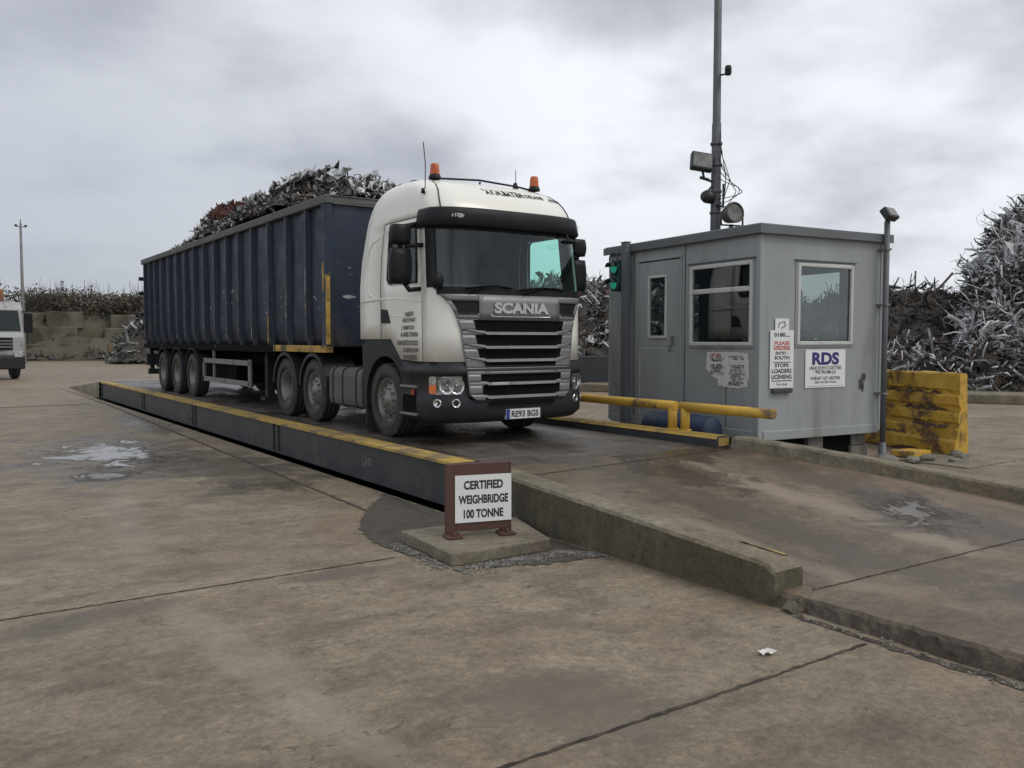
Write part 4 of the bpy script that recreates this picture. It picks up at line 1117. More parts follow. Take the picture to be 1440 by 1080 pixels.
# roof bar, beacons, aerials
mb = MB(); mb.tube([(5.60, 9.95, 3.90), (5.75, 9.95, 3.925), (CX, 9.97, 3.965), (6.95, 9.95, 3.935), (7.26, 9.95, 3.90)], .014, 8)
for x_ in (5.66, CX, 7.2): mb.tube([(x_, 9.96, 3.86), (x_, 9.96, 3.94)], .014, 6)
mb.build('roof_bar', 'black_plastic', tr)
bc = []
for x_ in (5.635, 7.245):
    mb = MB(); mb.lathe([(.0, .085), (.035, .08), (.06, .066), (.06, .0)], 'Z', (x_, 9.95, 3.905), 20); b_ = mb.build('beacon', 'black_plastic', tr)
    mb = MB(); mb.lathe([(.06, .066), (.175, .058), (.20, .048), (.21, .001)], 'Z', (x_, 9.95, 3.905), 20); mb.build('beacon_lens', 'amber', b_)
mb = MB(); mb.tube([(5.24, 9.55, 3.66), (5.27, 9.55, 3.70), (5.28, 9.56, 4.0), (5.285, 9.62, 4.28)], .006, 6); mb.lathe([(-.03, .001), (-.03, .028), (.03, .02), (.03, .001)], 'Z', (5.24, 9.55, 3.66), 10); mb.build('aerial', 'black_plastic', tr)
mb = MB(); mb.tube([(7.10, 10.2, 3.92), (7.10, 10.2, 4.22)], .005, 6); mb.prism([(10.13, 3.90), (10.24, 3.90), (10.22, 4.03), (10.18, 4.04)], 'X', 7.07, 7.11); mb.build('aerial', 'black_plastic', tr)


# wheels
def make_wheel(kind, parent):
    """outer face toward -X, wheel centre at the object's origin; built once and copied"""
    sv = ORG.get(parent.name); ORG[parent.name] = Vector((0, 0, 0))
    hubp = {'steer': [(-.15, .001), (-.15, .055), (-.13, .065), (-.12, .11), (-.105, .125), (-.10, .19), (-.09, .20), (.05, .20)],
            'deep': [(.02, .001), (.02, .09), (.03, .10), (.05, .20), (.09, .21)],
            'mid': [(-.06, .001), (-.06, .07), (-.03, .09), (-.02, .17), (.04, .20)]}[kind]
    mb = MB(); mb.lathe(hubp, 'X', (0, 0, 0), 24)
    xb_ = {'steer': -.105, 'deep': .045, 'mid': -.02}[kind]; rb = {'steer': .158, 'deep': .165, 'mid': .155}[kind]
    for k in range(10):
        th = k / 10 * 2 * math.pi; mb.lathe([(0, .016), (-.045, .014), (-.045, .0)], 'X', (xb_, rb * math.cos(th), rb * math.sin(th)), 6, smooth=False)
    hub = mb.build('wheel', 'rim_metal', parent)
    ORG[hub.name] = Vector((0, 0, 0))
    mb = MB()
    rimp = [(-.115, .300), (-.125, .290), (-.115, .278), (-.07, .268), (-.05, .255)] + {'steer': [(-.06, .235), (-.085, .20)], 'deep': [(.02, .245), (.06, .235), (.075, .205)], 'mid': [(-.03, .24), (-.015, .20)]}[kind]
    mb.lathe(rimp, 'X', (0, 0, 0), 36); 
    holes = 10
    for k in range(holes):
        th = (k + .5) / holes * 2 * math.pi; xh = {'steer': -.079, 'deep': .060, 'mid': -.027}[kind]; rh = .222
        mb.lathe([(xh, .017), (xh - .004, .016), (xh - .004, .0005)], 'X', (0, rh * math.cos(th), rh * math.sin(th)), 8, mi=1)
    mb.build('rim', ['rim_metal', 'deep_black'], hub)
    mb = MB()
    prof = [(-.105, .285), (-.13, .30), (-.148, .36), (-.150, .42), (-.138, .47), (-.12, .492), (-.085, .499), (-.08, .488), (-.07, .488), (-.065, .5), (-.02, .5), (-.015, .489), (.0, .489), (.005, .5), (.05, .5), (.055, .489), (.065, .489), (.07, .499), (.10, .495), (.13, .47), (.15, .42), (.148, .36), (.12, .29)]
    mb.lathe(prof, 'X', (0, 0, 0), 56)
    mb.lathe([(-.149, .405), (-.153, .40), (-.153, .335), (-.147, .33)], 'X', (0, 0, 0), 56)
    for k in range(56):
        th = k / 56 * 2 * math.pi; Mx = Matrix.Rotation(th, 3, 'X')
        mb.obox(Mx @ Vector((-.122, 0, .486)), (.04, .022, .02), Mx)
    mb.build('tyre', 'rubber', hub)
    ORG[parent.name] = sv
    return hub


def place_wheel(src, x, y, flip, parent, first=False):
    w_ = src if first else copy_tree(src, parent)
    po = ORG[parent.name]
    w_.location = (x - po.x, y - po.y, WZ - po.z)
    if flip: w_.rotation_euler = (0, 0, math.pi)
    else: w_.rotation_euler = (0, 0, 0)
    return w_


wl = make_wheel('steer', tr); place_wheel(wl, CX - 1.0, WC[0], False, tr, True); place_wheel(wl, CX + 1.0, WC[0], True, tr)
wm = make_wheel('steer', tr); place_wheel(wm, CX - .98, WC[1], False, tr, True); place_wheel(wm, CX + .98, WC[1], True, tr)
wd = make_wheel('deep', tr); place_wheel(wd, CX - .98, WC[2], False, tr, True); place_wheel(wd, CX + .98, WC[2], True, tr)
for sg_ in (-1, 1): place_wheel(wd, CX + sg_ * .64, WC[2], sg_ > 0, tr)

# ================================================================ trailer
TX0, TX1 = 5.18, 7.55
tl = thing('tipper_trailer', (CX, 19, DZ), 'long dark blue ribbed bulk trailer heaped with scrap metal behind the white cab', 'trailer')
YF, YB = 12.56, 25.72
ribs = [25.46, 24.84, 24.16, 23.40, 22.60, 21.82, 21.05, 20.26, 19.43, 18.61, 17.75, 16.97, 16.15, 15.22, 14.30, 13.40]
ZT, ZBm = 3.90, 1.70
mb = MB(); pw = .04
for X, s_ in ((TX0 + .09, 1), (TX1 - .09, -1)):
    n = 60; rows = []
    for z, o in ((ZBm, .10), (ZBm + .12, .03), (2.1, .0), (2.7, .0), (3.3, 0), (ZT, 0)):
        rows.append([(X + s_ * (o + .012 * math.sin(i * 1.9 + z * 2) + random.uniform(-.004, .004)), YF + (YB - YF) * i / n, z) for i in range(n + 1)])
    mb.grid(rows); mb.grid([[(p[0] + s_ * pw, p[1], p[2]) for p in r] for r in rows])
mb.build('side_panel', 'trailer_blue', tl)
mb = MB(); mb.box(TX0 + .11, TX1 - .11, YF + .01, YF + .06, ZBm, ZT); mb.build('front_panel', 'trailer_blue', tl)
mb = MB(); mb.box(TX0 + .09, TX1 - .09, YB - .06, YB, ZBm, ZT)
for z in (2.0, 2.6, 3.2): mb.box(TX0 + .06, TX1 - .06, YB, YB + .07, z, z + .1)
for z in (2.45, 3.05, 3.45): mb.box(TX0 - .06, TX0 + .10, YB + .0, YB + .09, z, z + .1)
mb.build('tailgate', 'trailer_blue', tl)
mb = MB(); mb.box(TX0 + .1, TX1 - .1, YF + .02, YB - .02, ZBm - .02, ZBm + .06); mb.build('floor', 'deep_black', tl)
mb = MB()
for X0, X1 in ((TX0 - .005, TX0 + .135), (TX1 - .135, TX1 + .005)): mb.box(X0, X1, YF - .02, YB + .03, ZT - .01, ZT + .13)
mb.box(TX0 + .135, TX1 - .135, YF - .02, YF + .12, ZT - .01, ZT + .13); mb.box(TX0 + .135, TX1 - .135, YB - .09, YB + .03, ZT - .01, ZT + .13)
mb.build('top_rail', 'trailer_rail', tl, bevel=.02)
for k, y in enumerate(ribs + ribs):
    mb = MB(); zb_ = ZBm + .01 if y > 17 else ZBm - .02; w_ = .06 if y > 17 else .09
    for s_, X in (((-1, TX0),) if k < len(ribs) else ((1, TX1),)):
        xi = X - s_ * .12
        pts = []
        for (z, xo) in ((zb_, X - s_ * .05), (zb_ + .25, X), (3.88, X)):
            pts.append([(xi, y - w_ * .5, z), (xo, y - w_ * .32, z), (xo, y + w_ * .32, z), (xi, y + w_ * .5, z)])
        mb.grid(pts, smooth=False)
    mb.build('rib', 'trailer_rib', tl)
for s_, X in ((-1, TX0), (1, TX1)):
    mb = MB(); x = sorted((X, X - s_ * .14)); mb.box(x[0], x[1], YF - .01, YF + .17, ZBm, ZT - .012)
    mb.build('corner_post', 'trailer_blue', tl, bevel=.015)
mb = MB(); mb.box(TX0 - .004, TX0 + .05, YF - .06, YF - .012, 1.73, 2.78); mb.box(TX0 - .006, TX0 - .001, YF + .06, YF + .11, 2.55, 3.0)
mb.build('yellow_marker', 'trailer_yellow', tl)
mb = MB(); mb.box(TX0 - .01, TX0 + .12, YF, 14.95, 1.60, 1.71); mb.build('lower_rail', 'trailer_yellow', tl, bevel=.01)
mb = MB(); mb.box(TX0 + .03, TX0 + .14, 14.95, YB, 1.58, 1.70); mb.box(TX1 - .14, TX1 - .03, YF, YB, 1.58, 1.70); mb.build('lower_rail', 'deep_black', tl)
mb = MB()
for sx in (-.5, .5): mb.box(CX + sx - .06, CX + sx + .06, 13.0, YB - .1, 1.28, 1.68)
for yy in np.linspace(13.2, 25.2, 13): mb.box(TX0 + .1, TX1 - .1, yy, yy + .07, 1.5, 1.68)
mb.box(CX - .9, CX + .9, 18.0, 20.0, .9, 1.35); mb.box(CX - .5, CX + .5, 13.1, 14.6, 1.5, 1.6)
mb.build('chassis', 'deep_black', tl)
for sx in (-.85, .85):
    mb = MB(); mb.box(CX + sx - .07, CX + sx + .07, 16.0, 16.14, .72, 1.6); mb.box(CX + sx - .14, CX + sx + .14, 15.95, 16.2, .66, .72); mb.build('landing_leg', 'charcoal_plastic', tl)
for sg_, X in ((-1, TX0), (1, TX1)):
    mb = MB(); x = sorted((X, X - sg_ * .05))
    mb.box(*x, 16.35, 19.6, 1.30, 1.40); mb.box(*x, 16.35, 19.6, .90, 1.0); mb.box(*x, 16.3, 16.42, .88, 1.42); mb.box(*x, 19.5, 19.6, .9, 1.40); mb.box(*[v - sg_ * .05 for v in x], 18.9, 18.98, 1.0, 1.6)
    mb.build('side_guard', 'galvanised', tl, bevel=.008)
    for yc in (20.6, 22.05, 23.5):
        mb = MB(); arc = arch_poly(yc, 1.0, .59, 8, 172); arc2 = [(yc + (y - yc) * 1.04, 1.0 + (z - 1.0) * 1.04) for y, z in arc]
        Xa, Xb = X - sg_ * .50, X - sg_ * .01
        mb.grid([[(Xa, y, z) for y, z in arc], [(Xb, y, z) for y, z in arc], [(Xb, y, z) for y, z in arc2], [(Xa, y, z) for y, z in arc2], [(Xa, y, z) for y, z in arc]], smooth=False)
        mb.build('mudguard', 'charcoal_plastic', tl)
for yc in (20.6, 22.05, 23.5):
    mb = MB(); mb.tube([(CX - .9, yc, WZ), (CX + .9, yc, WZ)], .09, 12); mb.build('axle', 'deep_black', tl)
wt = make_wheel('mid', tl); first = True
for yc in (20.6, 22.05, 23.5):
    place_wheel(wt, CX - .99, yc, False, tl, first); first = False
    place_wheel(wt, CX + 1.03, yc, True, tl)
mb = MB(); mb.box(TX0 + .1, TX1 - .1, 25.5, 25.6, .85, 1.0); mb.box(TX0 + .15, TX0 + .25, 25.5, 25.6, 1.0, 1.6); mb.box(TX1 - .25, TX1 - .15, 25.5, 25.6, 1.0, 1.6); mb.box(TX0 + .05, TX0 + .5, 25.45, 25.56, 1.1, 1.42)
mb.build('rear_bumper', 'charcoal_plastic', tl)
# paint scars struck on rib edges
mb = MB(); rs = random.Random(9)
for y in ribs:
    for k in range(rs.randint(3, 8)):
        z = rs.choice([rs.gauss(2.15, .25), rs.uniform(1.8, 2.6)]); h_ = rs.uniform(.02, .10)
        mb.box(TX0 - .0025, TX0 - .001, y - rs.uniform(.004, .02), y + rs.uniform(.004, .02), z, z + h_, mi=0 if rs.random() < .75 else 1)
mb.box(TX0 - .0035, TX0 - .001, 13.385, 13.415, 2.55, 2.95, 0); mb.box(TX0 - .0035, TX0 - .001, 15.2, 15.24, 1.72, 2.25, 1)
mb.build('rib_scars', ['chipped_paint', 'trailer_yellow'], tl)


# ================================================================ scrap
def scrap_pieces(pos, nrm, lmin, lmax, wmin, wmax, K=6, curl=1.2, spread=.6):
    """vectorised bent strips / torn plates; returns verts, quads per piece"""
    n = len(pos); L = rng.uniform(lmin, lmax, n); Wd = rng.uniform(wmin, wmax, n) * (1 + 1.2 * (rng.random(n) < .12))
    d = rng.normal(size=(n, 3)) * np.array([1, 1, .7]); d += nrm * spread; d /= np.linalg.norm(d, axis=1)[:, None]
    r = rng.normal(size=(n, 3)); wv = np.cross(d, r); wv /= np.linalg.norm(wv, axis=1)[:, None]
    up = np.cross(d, wv)
    T = np.minimum(Wd * .12, .02)
    ang = rng.normal(0, curl, n) / (K - 1); V = np.zeros((n, K, 4, 3)); p = pos - d * (L * .35)[:, None]
    cur = d.copy(); u = up.copy()
    for k in range(K):
        taper = (1 - .45 * abs(k / (K - 1) - .4)) * rng.uniform(.75, 1.2, n)
        hwid = (Wd * taper / 2)[:, None] * wv; th = (T / 2)[:, None] * u
        V[:, k, 0] = p - hwid - th; V[:, k, 1] = p + hwid - th; V[:, k, 2] = p + hwid + th; V[:, k, 3] = p - hwid + th
        a = ang * rng.uniform(.3, 1.7, n); ca, sa = np.cos(a)[:, None], np.sin(a)[:, None]
        cur, u = cur * ca + u * sa, u * ca - cur * sa
        tw = rng.normal(0, .25, n); ct, st = np.cos(tw)[:, None], np.sin(tw)[:, None]
        wv, u = wv * ct + u * st, u * ct - wv * st
        p = p + cur * (L / (K - 1))[:, None]
    return V


def strip_mesh(name, V, mats, weights, parent=None, extra=None, smooth=False, pick=None):
    n, K = V.shape[:2]; verts = V.reshape(-1, 3)
    fq = []
    for k in range(K - 1):
        for j in range(4): fq.append([k * 4 + j, k * 4 + (j + 1) % 4, (k + 1) * 4 + (j + 1) % 4, (k + 1) * 4 + j])
    fq.append([3, 2, 1, 0]); fq.append([(K - 1) * 4 + j for j in range(4)])
    fq = np.array(fq); F = (fq[None] + (np.arange(n) * K * 4)[:, None, None]).reshape(-1, 4)
    mi = np.repeat(rng.choice(len(mats), n, p=np.array(weights) / sum(weights)) if pick is None else pick, len(fq))
    if extra is not None:
        ev, ef, em = extra; F = np.vstack([F, ef + len(verts)]); verts = np.vstack([verts, ev]); mi = np.concatenate([mi, em])
    me = bpy.data.meshes.new(name); me.vertices.add(len(verts)); me.vertices.foreach_set('co', verts.astype(np.float32).ravel())
    me.loops.add(F.size); me.loops.foreach_set('vertex_index', F.astype(np.int32).ravel())
    me.polygons.add(len(F)); me.polygons.foreach_set('loop_start', np.arange(0, F.size, 4, dtype=np.int32)); me.polygons.foreach_set('loop_total', np.full(len(F), 4, dtype=np.int32))
    for m in mats: me.materials.append(M[m])
    me.polygons.foreach_set('material_index', mi.astype(np.int32)); me.update(calc_edges=True); me.validate()
    o = bpy.data.objects.new(name, me); COL.objects.link(o)
    if parent: o.parent = parent
    return o


def plate_pieces(pos, nrm, smin, smax, crumple=.28):
    """crumpled torn sheets, 5x5 vertices each"""
    n = len(pos); S_ = rng.uniform(smin, smax, n); d = rng.normal(size=(n, 3)) + nrm * .2; d /= np.linalg.norm(d, axis=1)[:, None]
    e = np.cross(d, rng.normal(size=(n, 3))); e /= np.linalg.norm(e, axis=1)[:, None]; f = np.cross(d, e); K = 5
    asp = rng.uniform(.35, 1, n); V = np.zeros((n, K, K, 3)); bend = rng.normal(0, .5, n)
    for i in range(K):
        for j in range(K):
            u, w = i / (K - 1) - .5, j / (K - 1) - .5
            V[:, i, j] = pos + d * (u * S_)[:, None] + e * (w * S_ * asp)[:, None] + f * (bend * S_ * (u * u - .1) * 1.5)[:, None] + rng.normal(0, 1, (n, 3)) * (S_ * crumple * .4)[:, None]
    idx = np.arange(K * K).reshape(K, K)
    q = np.stack([idx[:-1, :-1], idx[:-1, 1:], idx[1:, 1:], idx[1:, :-1]], -1).reshape(-1, 4)
    F = (q[None] + (np.arange(n) * K * K)[:, None, None]).reshape(-1, 4)
    return V.reshape(-1, 3), F, len(q)


def vnoise(x, y, s):
    """cheap lattice value noise"""
    x = np.asarray(x) * s; y = np.asarray(y) * s
    xi, yi = np.floor(x).astype(int), np.floor(y).astype(int); fx, fy = x - xi, y - yi
    fx, fy = fx * fx * (3 - 2 * fx), fy * fy * (3 - 2 * fy)
    h = lambda a, b: (np.sin(a * 127.1 + b * 311.7 + 13.7) * 43758.5453) % 1.0
    return (h(xi, yi) * (1 - fx) + h(xi + 1, yi) * fx) * (1 - fy) + (h(xi, yi + 1) * (1 - fx) + h(xi + 1, yi + 1) * fx) * fy


def heap(name, org, ax, A, B, hf, n, lens, wids, mats, weights, mound, z0=0.0, curl=1.3, cell=.3, spread=.7, rough=.35, hmin=.1, bias=None, plates=0, psize=(.15, .5), pw=None, jitter=.12, clump=0):
    """ax: unit vector of local a; b axis is its left-hand normal (away from the camera)"""
    ax = np.array(ax) / np.linalg.norm(ax); bx = np.array([-ax[1], ax[0]])
    na, nb = int((A[1] - A[0]) / cell) + 1, int((B[1] - B[0]) / cell) + 1
    a = np.linspace(*A, na); b = np.linspace(*B, nb); AA, BB = np.meshgrid(a, b)
    def H(a, b): return hf(a, b) + (rough * (vnoise(a, b, 1.1) - .5) + rough * .7 * (vnoise(a + 9, b, 2.7) - .5)) * np.clip(hf(a, b), 0, 1)
    HH = np.maximum(H(AA, BB), -.05)
    X = org[0] + ax[0] * AA + bx[0] * BB; Y = org[1] + ax[1] * AA + bx[1] * BB
    ev = np.stack([X, Y, z0 + HH], -1).reshape(-1, 3)
    idx = np.arange(na * nb).reshape(nb, na)
    ef = np.stack([idx[:-1, :-1], idx[:-1, 1:], idx[1:, 1:], idx[1:, :-1]], -1).reshape(-1, 4)
    ef = ef[(HH.ravel()[ef].max(1) > .02)]
    pa = rng.uniform(*A, n * 6); pb = rng.uniform(*B, n * 6)
    if bias is not None:
        keep = rng.random(len(pa)) < bias(pa, pb); pa, pb = pa[keep], pb[keep]
    ph = H(pa, pb); k = ph > hmin; pa, pb, ph = pa[k][:n], pb[k][:n], ph[k][:n]
    e = .15; da = (H(pa + e, pb) - H(pa - e, pb)) / (2 * e); db = (H(pa, pb + e) - H(pa, pb - e)) / (2 * e)
    nr = np.stack([-(da * ax[0] + db * bx[0]), -(da * ax[1] + db * bx[1]), np.ones_like(da)], -1); nr /= np.linalg.norm(nr, axis=1)[:, None]
    pos = np.stack([org[0] + ax[0] * pa + bx[0] * pb, org[1] + ax[1] * pa + bx[1] * pb, z0 + ph], -1) + nr * rng.uniform(-.05, jitter, len(pa))[:, None]
    V = scrap_pieces(pos, nr, *lens, *wids, curl=curl, spread=spread)
    # loads tipped one after another: brighter and darker batches of metal
    pick = rng.choice(len(mats), len(pos), p=np.array(weights) / sum(weights))
    if clump and 'scrap_light' in mats:
        cn = vnoise(pa * 1.0, ph * 1.6 + 3, clump) * .65 + vnoise(pa + 7, ph * 1.4 + pb * .3, clump * 2.3) * .35
        li, di = mats.index('scrap_light'), mats.index('scrap_dark'); r = rng.random(len(pos))
        pick = np.where((cn > .56) & (r < .62), li, np.where((cn < .42) & (r < .6), di, pick))
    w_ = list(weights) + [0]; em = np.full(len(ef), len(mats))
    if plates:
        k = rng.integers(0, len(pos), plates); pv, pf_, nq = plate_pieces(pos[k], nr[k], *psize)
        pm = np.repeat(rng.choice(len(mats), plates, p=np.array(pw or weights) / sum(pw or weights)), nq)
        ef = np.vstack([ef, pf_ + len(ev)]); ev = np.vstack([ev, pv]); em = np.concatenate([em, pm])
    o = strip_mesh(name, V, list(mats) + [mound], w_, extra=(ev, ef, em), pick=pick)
    return o


# load in the trailer (a = along -Y->+Y is b)
LY = [12.7, 13.2, 14.0, 15.2, 16.4, 17.6, 18.4, 18.9, 19.6, 20.2, 21.0, 22.0, 23.2, 24.6, 25.6]
LZ = [4.05, 4.32, 4.56, 4.68, 4.72, 4.66, 4.46, 4.40, 4.62, 4.80, 4.52, 4.20, 4.08, 4.0, 3.95]


def load_h(a, b):       # a: x from CX, b: y
    prof = np.interp(b, LY, LZ) - 3.9
    return np.clip(prof, 0, 9) * np.clip(1 - (np.abs(a) / 1.12) ** 3.0, 0, 1) + .02


def loadheap(name, y0, y1, n, mats, wts, mound, lens, wids, hmin=.02, **kw):
    # ax=(1,0): b axis = (0,1)
    return heap(name, (CX, 0), (1, 0), (-.98, 1.02), (y0, y1), load_h, n, lens, wids, mats, wts, mound, z0=3.9, cell=.12, rough=.3, hmin=hmin, curl=1.8, spread=.15, jitter=.03, clump=.9, **kw)


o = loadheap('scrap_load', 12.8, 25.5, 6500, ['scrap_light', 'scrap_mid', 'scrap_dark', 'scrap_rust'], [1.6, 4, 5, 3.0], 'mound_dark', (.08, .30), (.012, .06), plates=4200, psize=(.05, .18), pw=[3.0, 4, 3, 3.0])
tag(o, 'mixed grey torn scrap metal heaped above the rim of the blue trailer', 'scrap metal', kind='stuff')
o = heap('rusty_turnings', (CX, 0), (1, 0), (-.8, .6), (19.1, 21.6), lambda a, b: (load_h(a, b) + .07) * (np.abs(b - 20.2) < 1.2), 1500, (.06, .18), (.02, .06), ['scrap_red', 'scrap_rust'], [7, 1], 'scrap_red', z0=3.95, cell=.1, rough=.15, hmin=.3, jitter=.03, spread=0)
tag(o, 'dark red rusty turnings heaped in the middle of the trailer load', 'scrap metal', kind='stuff')
# crumpled pale sheets near the front of the load
for k, (y, x, z, s_) in enumerate(((13.6, 5.75, 4.42, .55), (14.4, 5.85, 4.55, .6), (15.1, 5.7, 4.45, .6), (16.0, 5.75, 4.5, .5), (18.1, 5.65, 4.4, .4), (13.5, 6.3, 4.5, .45), (17.2, 5.6, 4.3, .4), (22.4, 5.6, 4.25, .3))):
    mb = MB(); n = 7; rr = random.Random(k + 50)
    z = 3.9 + load_h(x + .1 - CX, y) + .02; s_ *= .75
    P = [[(x + (i / n - .5) * s_ * .9 + rr.uniform(-.05, .05), y + (j / n - .5) * s_ * 1.7 + rr.uniform(-.06, .06), z + i / n * s_ * .45 + rr.uniform(-.09, .09)) for j in range(n + 1)] for i in range(n + 1)]
    mb.grid(P, smooth=False)
    o = mb.build('crumpled_sheet', 'scrap_light' if k % 3 != 1 else 'scrap_mid', solid=.012)
    tag(o, ['pale crumpled metal sheet lying on the scrap load nearest the cab roof', 'greyer crumpled sheet next to the pale one near the front of the load', 'pale torn sheet over the third rib back from the trailer front', 'pale buckled sheet on the highest part of the scrap load',
            'darker crumpled sheet just in front of the red turnings on the load', 'pale crumpled sheet at the far side of the load behind the cab', 'small pale sheet low on the load beside the trailer rail', 'tiny grey sheet near the rear of the scrap load'][k], 'metal sheet', 'crumpled sheets on the trailer load')

# ---- yard heaps behind
def vdir(px):          # view direction on the ground for an image column
    th = R(34.6) + math.atan((px - 720) / 1209); return np.array([math.sin(th), math.cos(th)])


def frame(px, dist):
    d = vdir(px); return d * dist, np.array([d[1], -d[0]])      # origin, a axis to the right


# big pale shredded heap on the right
o0, ax = frame(1440, 36.0)
AT = [-5.0, -3.2, -2.3, -1.8, -1.5, -1.0, -.5, .5, 1.8, 4, 8, 13, 18]; HT = [0.1, .6, 1.6, 2.8, 4.0, 5.2, 6.0, 6.3, 6.3, 7.0, 7.6, 6.0, 1.0]
def hbig(a, b): return np.interp(a, AT, HT) * np.clip(1 - ((np.abs(b - 2)) / 8.0) ** 1.7, 0, 1)
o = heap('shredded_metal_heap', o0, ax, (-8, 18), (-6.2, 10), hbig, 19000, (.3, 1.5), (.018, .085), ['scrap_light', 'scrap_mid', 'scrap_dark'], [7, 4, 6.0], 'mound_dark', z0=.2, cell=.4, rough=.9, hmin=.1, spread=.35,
         bias=lambda a, b: np.where(b < 3, 1, .15) * np.where(a < 5, 1, .15), curl=3.6, plates=4200, psize=(.12, .5), pw=[8, 3, 2], clump=.5)
tag(o, 'towering heap of pale grey shredded metal at the right edge', 'scrap heap', kind='stuff')
# long beams, pipes and panels thrown over it
def long_bits(name, o0, ax, A, B, hf, n, z0, mats, wts, lens, wids, label, cat='scrap metal', plates=0, psize=(.5, 1.2)):
    ax = np.array(ax); bx = np.array([-ax[1], ax[0]]); a = rng.uniform(*A, n); b = rng.uniform(*B, n); h = hf(a, b)
    pos = np.stack([o0[0] + ax[0] * a + bx[0] * b, o0[1] + ax[1] * a + bx[1] * b, z0 + h + .1], -1); nr = np.tile(np.array([[-bx[0] * .5, -bx[1] * .5, .6]]), (n, 1))
    V = scrap_pieces(pos, nr, *lens, *wids, curl=.5, spread=.15); ex = None
    if plates:
        k = rng.integers(0, n, plates); pv, pf_, nq = plate_pieces(pos[k] + rng.normal(0, .25, (plates, 3)) * np.array([1, 1, .3]) - np.array([0, 0, .15]), nr[k], *psize, crumple=.22); ex = (pv, pf_, np.repeat(rng.choice(len(mats), plates, p=np.array(wts) / sum(wts)), nq))
    return tag(strip_mesh(name, V, mats, wts, extra=ex), label, cat, kind='stuff')


paint('scrap_blue', (.05, .09, .17), .6, c2=(.10, .12, .15), sc=3, amt=1); paint('scrap_cream', (.42, .36, .26), .6, c2=(.25, .22, .18), sc=3, amt=1)
long_bits('bent_beams', o0, ax, (-4.5, 4), (-5, 2), hbig, 70, .2, ['scrap_mid', 'scrap_light', 'scrap_dark', 'scrap_rust', 'scrap_blue', 'scrap_cream'], [3, 9, 2, .6, .2, .6], (1.0, 2.4), (.05, .13), 'long bent beams and panels sticking out of the towering pale heap', plates=120, psize=(.4, .9))
# dark heap behind the hut
o0, ax = frame(1270, 37.0)
def hdark(a, b): return np.interp(a, [-16, -13, -9, -3, 0, 1.8, 2.8, 5], [0, 2.2, 3.0, 3.1, 3.25, 3.2, 3.0, 1.4]) * np.clip(1 - (np.abs(b - 1) / 5.5) ** 2, 0, 1)
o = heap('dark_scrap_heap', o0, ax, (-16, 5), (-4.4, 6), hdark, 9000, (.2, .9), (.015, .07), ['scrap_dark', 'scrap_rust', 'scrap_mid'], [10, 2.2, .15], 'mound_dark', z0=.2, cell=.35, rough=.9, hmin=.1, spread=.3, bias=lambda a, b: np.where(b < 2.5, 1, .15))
tag(o, 'low blackish brown scrap heap behind the cabin and yellow barrier', 'scrap heap', kind='stuff')
long_bits('dark_beams', o0, ax, (-2.5, 2.5), (-3.5, 1), hdark, 45, .2, ['scrap_dark', 'scrap_rust', 'scrap_mid'], [5, 3, 1], (.9, 2.2), (.05, .12), 'long dark bars poking from the low blackish brown heap')
# mixed skirt in front
o0, ax = frame(1350, 31.5)
def hsk(a, b): return np.interp(a, [-9, -7, -3, 2, 7, 12], [.3, .7, .9, 1.2, 1.6, 1.0]) * np.clip(1 - (np.abs(b - .8) / 3.2) ** 2, 0, 1)
o = heap('mixed_scrap_skirt', o0, ax, (-9, 12), (-2.4, 4), hsk, 9000, (.25, 1.2), (.015, .08), ['scrap_light', 'scrap_mid', 'scrap_dark', 'scrap_rust'], [1.6, 3, 5, 3], 'mound_dark', z0=.2, cell=.3, rough=.9, hmin=.05, spread=.1, plates=700, psize=(.1, .35), curl=2, clump=.45)
tag(o, 'sprawling low skirt of mixed brown and grey scrap behind the concrete ledge', 'scrap heap', kind='stuff')
long_bits('scattered_bars', o0, ax, (-4, 6), (-2, 1.5), hsk, 70, .2, ['scrap_mid', 'scrap_light', 'scrap_dark', 'scrap_rust'], [3, 2, 3, 4], (.8, 2.6), (.05, .13), 'long bars and bent panels lying on the low mixed scrap skirt', plates=70, psize=(.3, .8))
# heap seen between cab and hut
o0, ax = frame(838, 35.0)
def hmid(a, b): return np.interp(a, [-9, -5, -2, 1, 4, 8], [1.5, 3.4, 3.75, 3.6, 3.9, 2.5]) * np.clip(1 - (np.abs(b - 3) / 6.5) ** 2.4, 0, 1) 
o = heap('bright_scrap_heap', o0, ax, (-9, 8), (-3, 8), hmid, 8000, (.2, .9), (.02, .10), ['scrap_light', 'scrap_mid', 'scrap_dark', 'scrap_rust'], [2.2, 3.4, 6, 1.5], 'mound_dark', z0=.3, cell=.35, rough=.8, hmin=.1, bias=lambda a, b: np.where(b < 4, 1, .15))
tag(o, 'tangled scrap heap seen in the gap between the lorry cab and the cabin', 'scrap heap', kind='stuff')
long_bits('tangled_bars', o0, ax, (-2.5, 2.5), (-3, 2), hmid, 60, .3, ['scrap_mid', 'scrap_light', 'scrap_dark', 'scrap_rust'], [3, 4, 3, 2], (.7, 1.8), (.05, .14), 'bright bars and torn panels on the heap between cab and cabin', plates=60, psize=(.3, .7))
pf, axf = frame(838, 31.0); bxf = np.array([-axf[1], axf[0]])
t = thing('retaining_wall', (pf[0], pf[1], 0), 'dark steel retaining wall holding back the scrap between cab and cabin', 'wall')
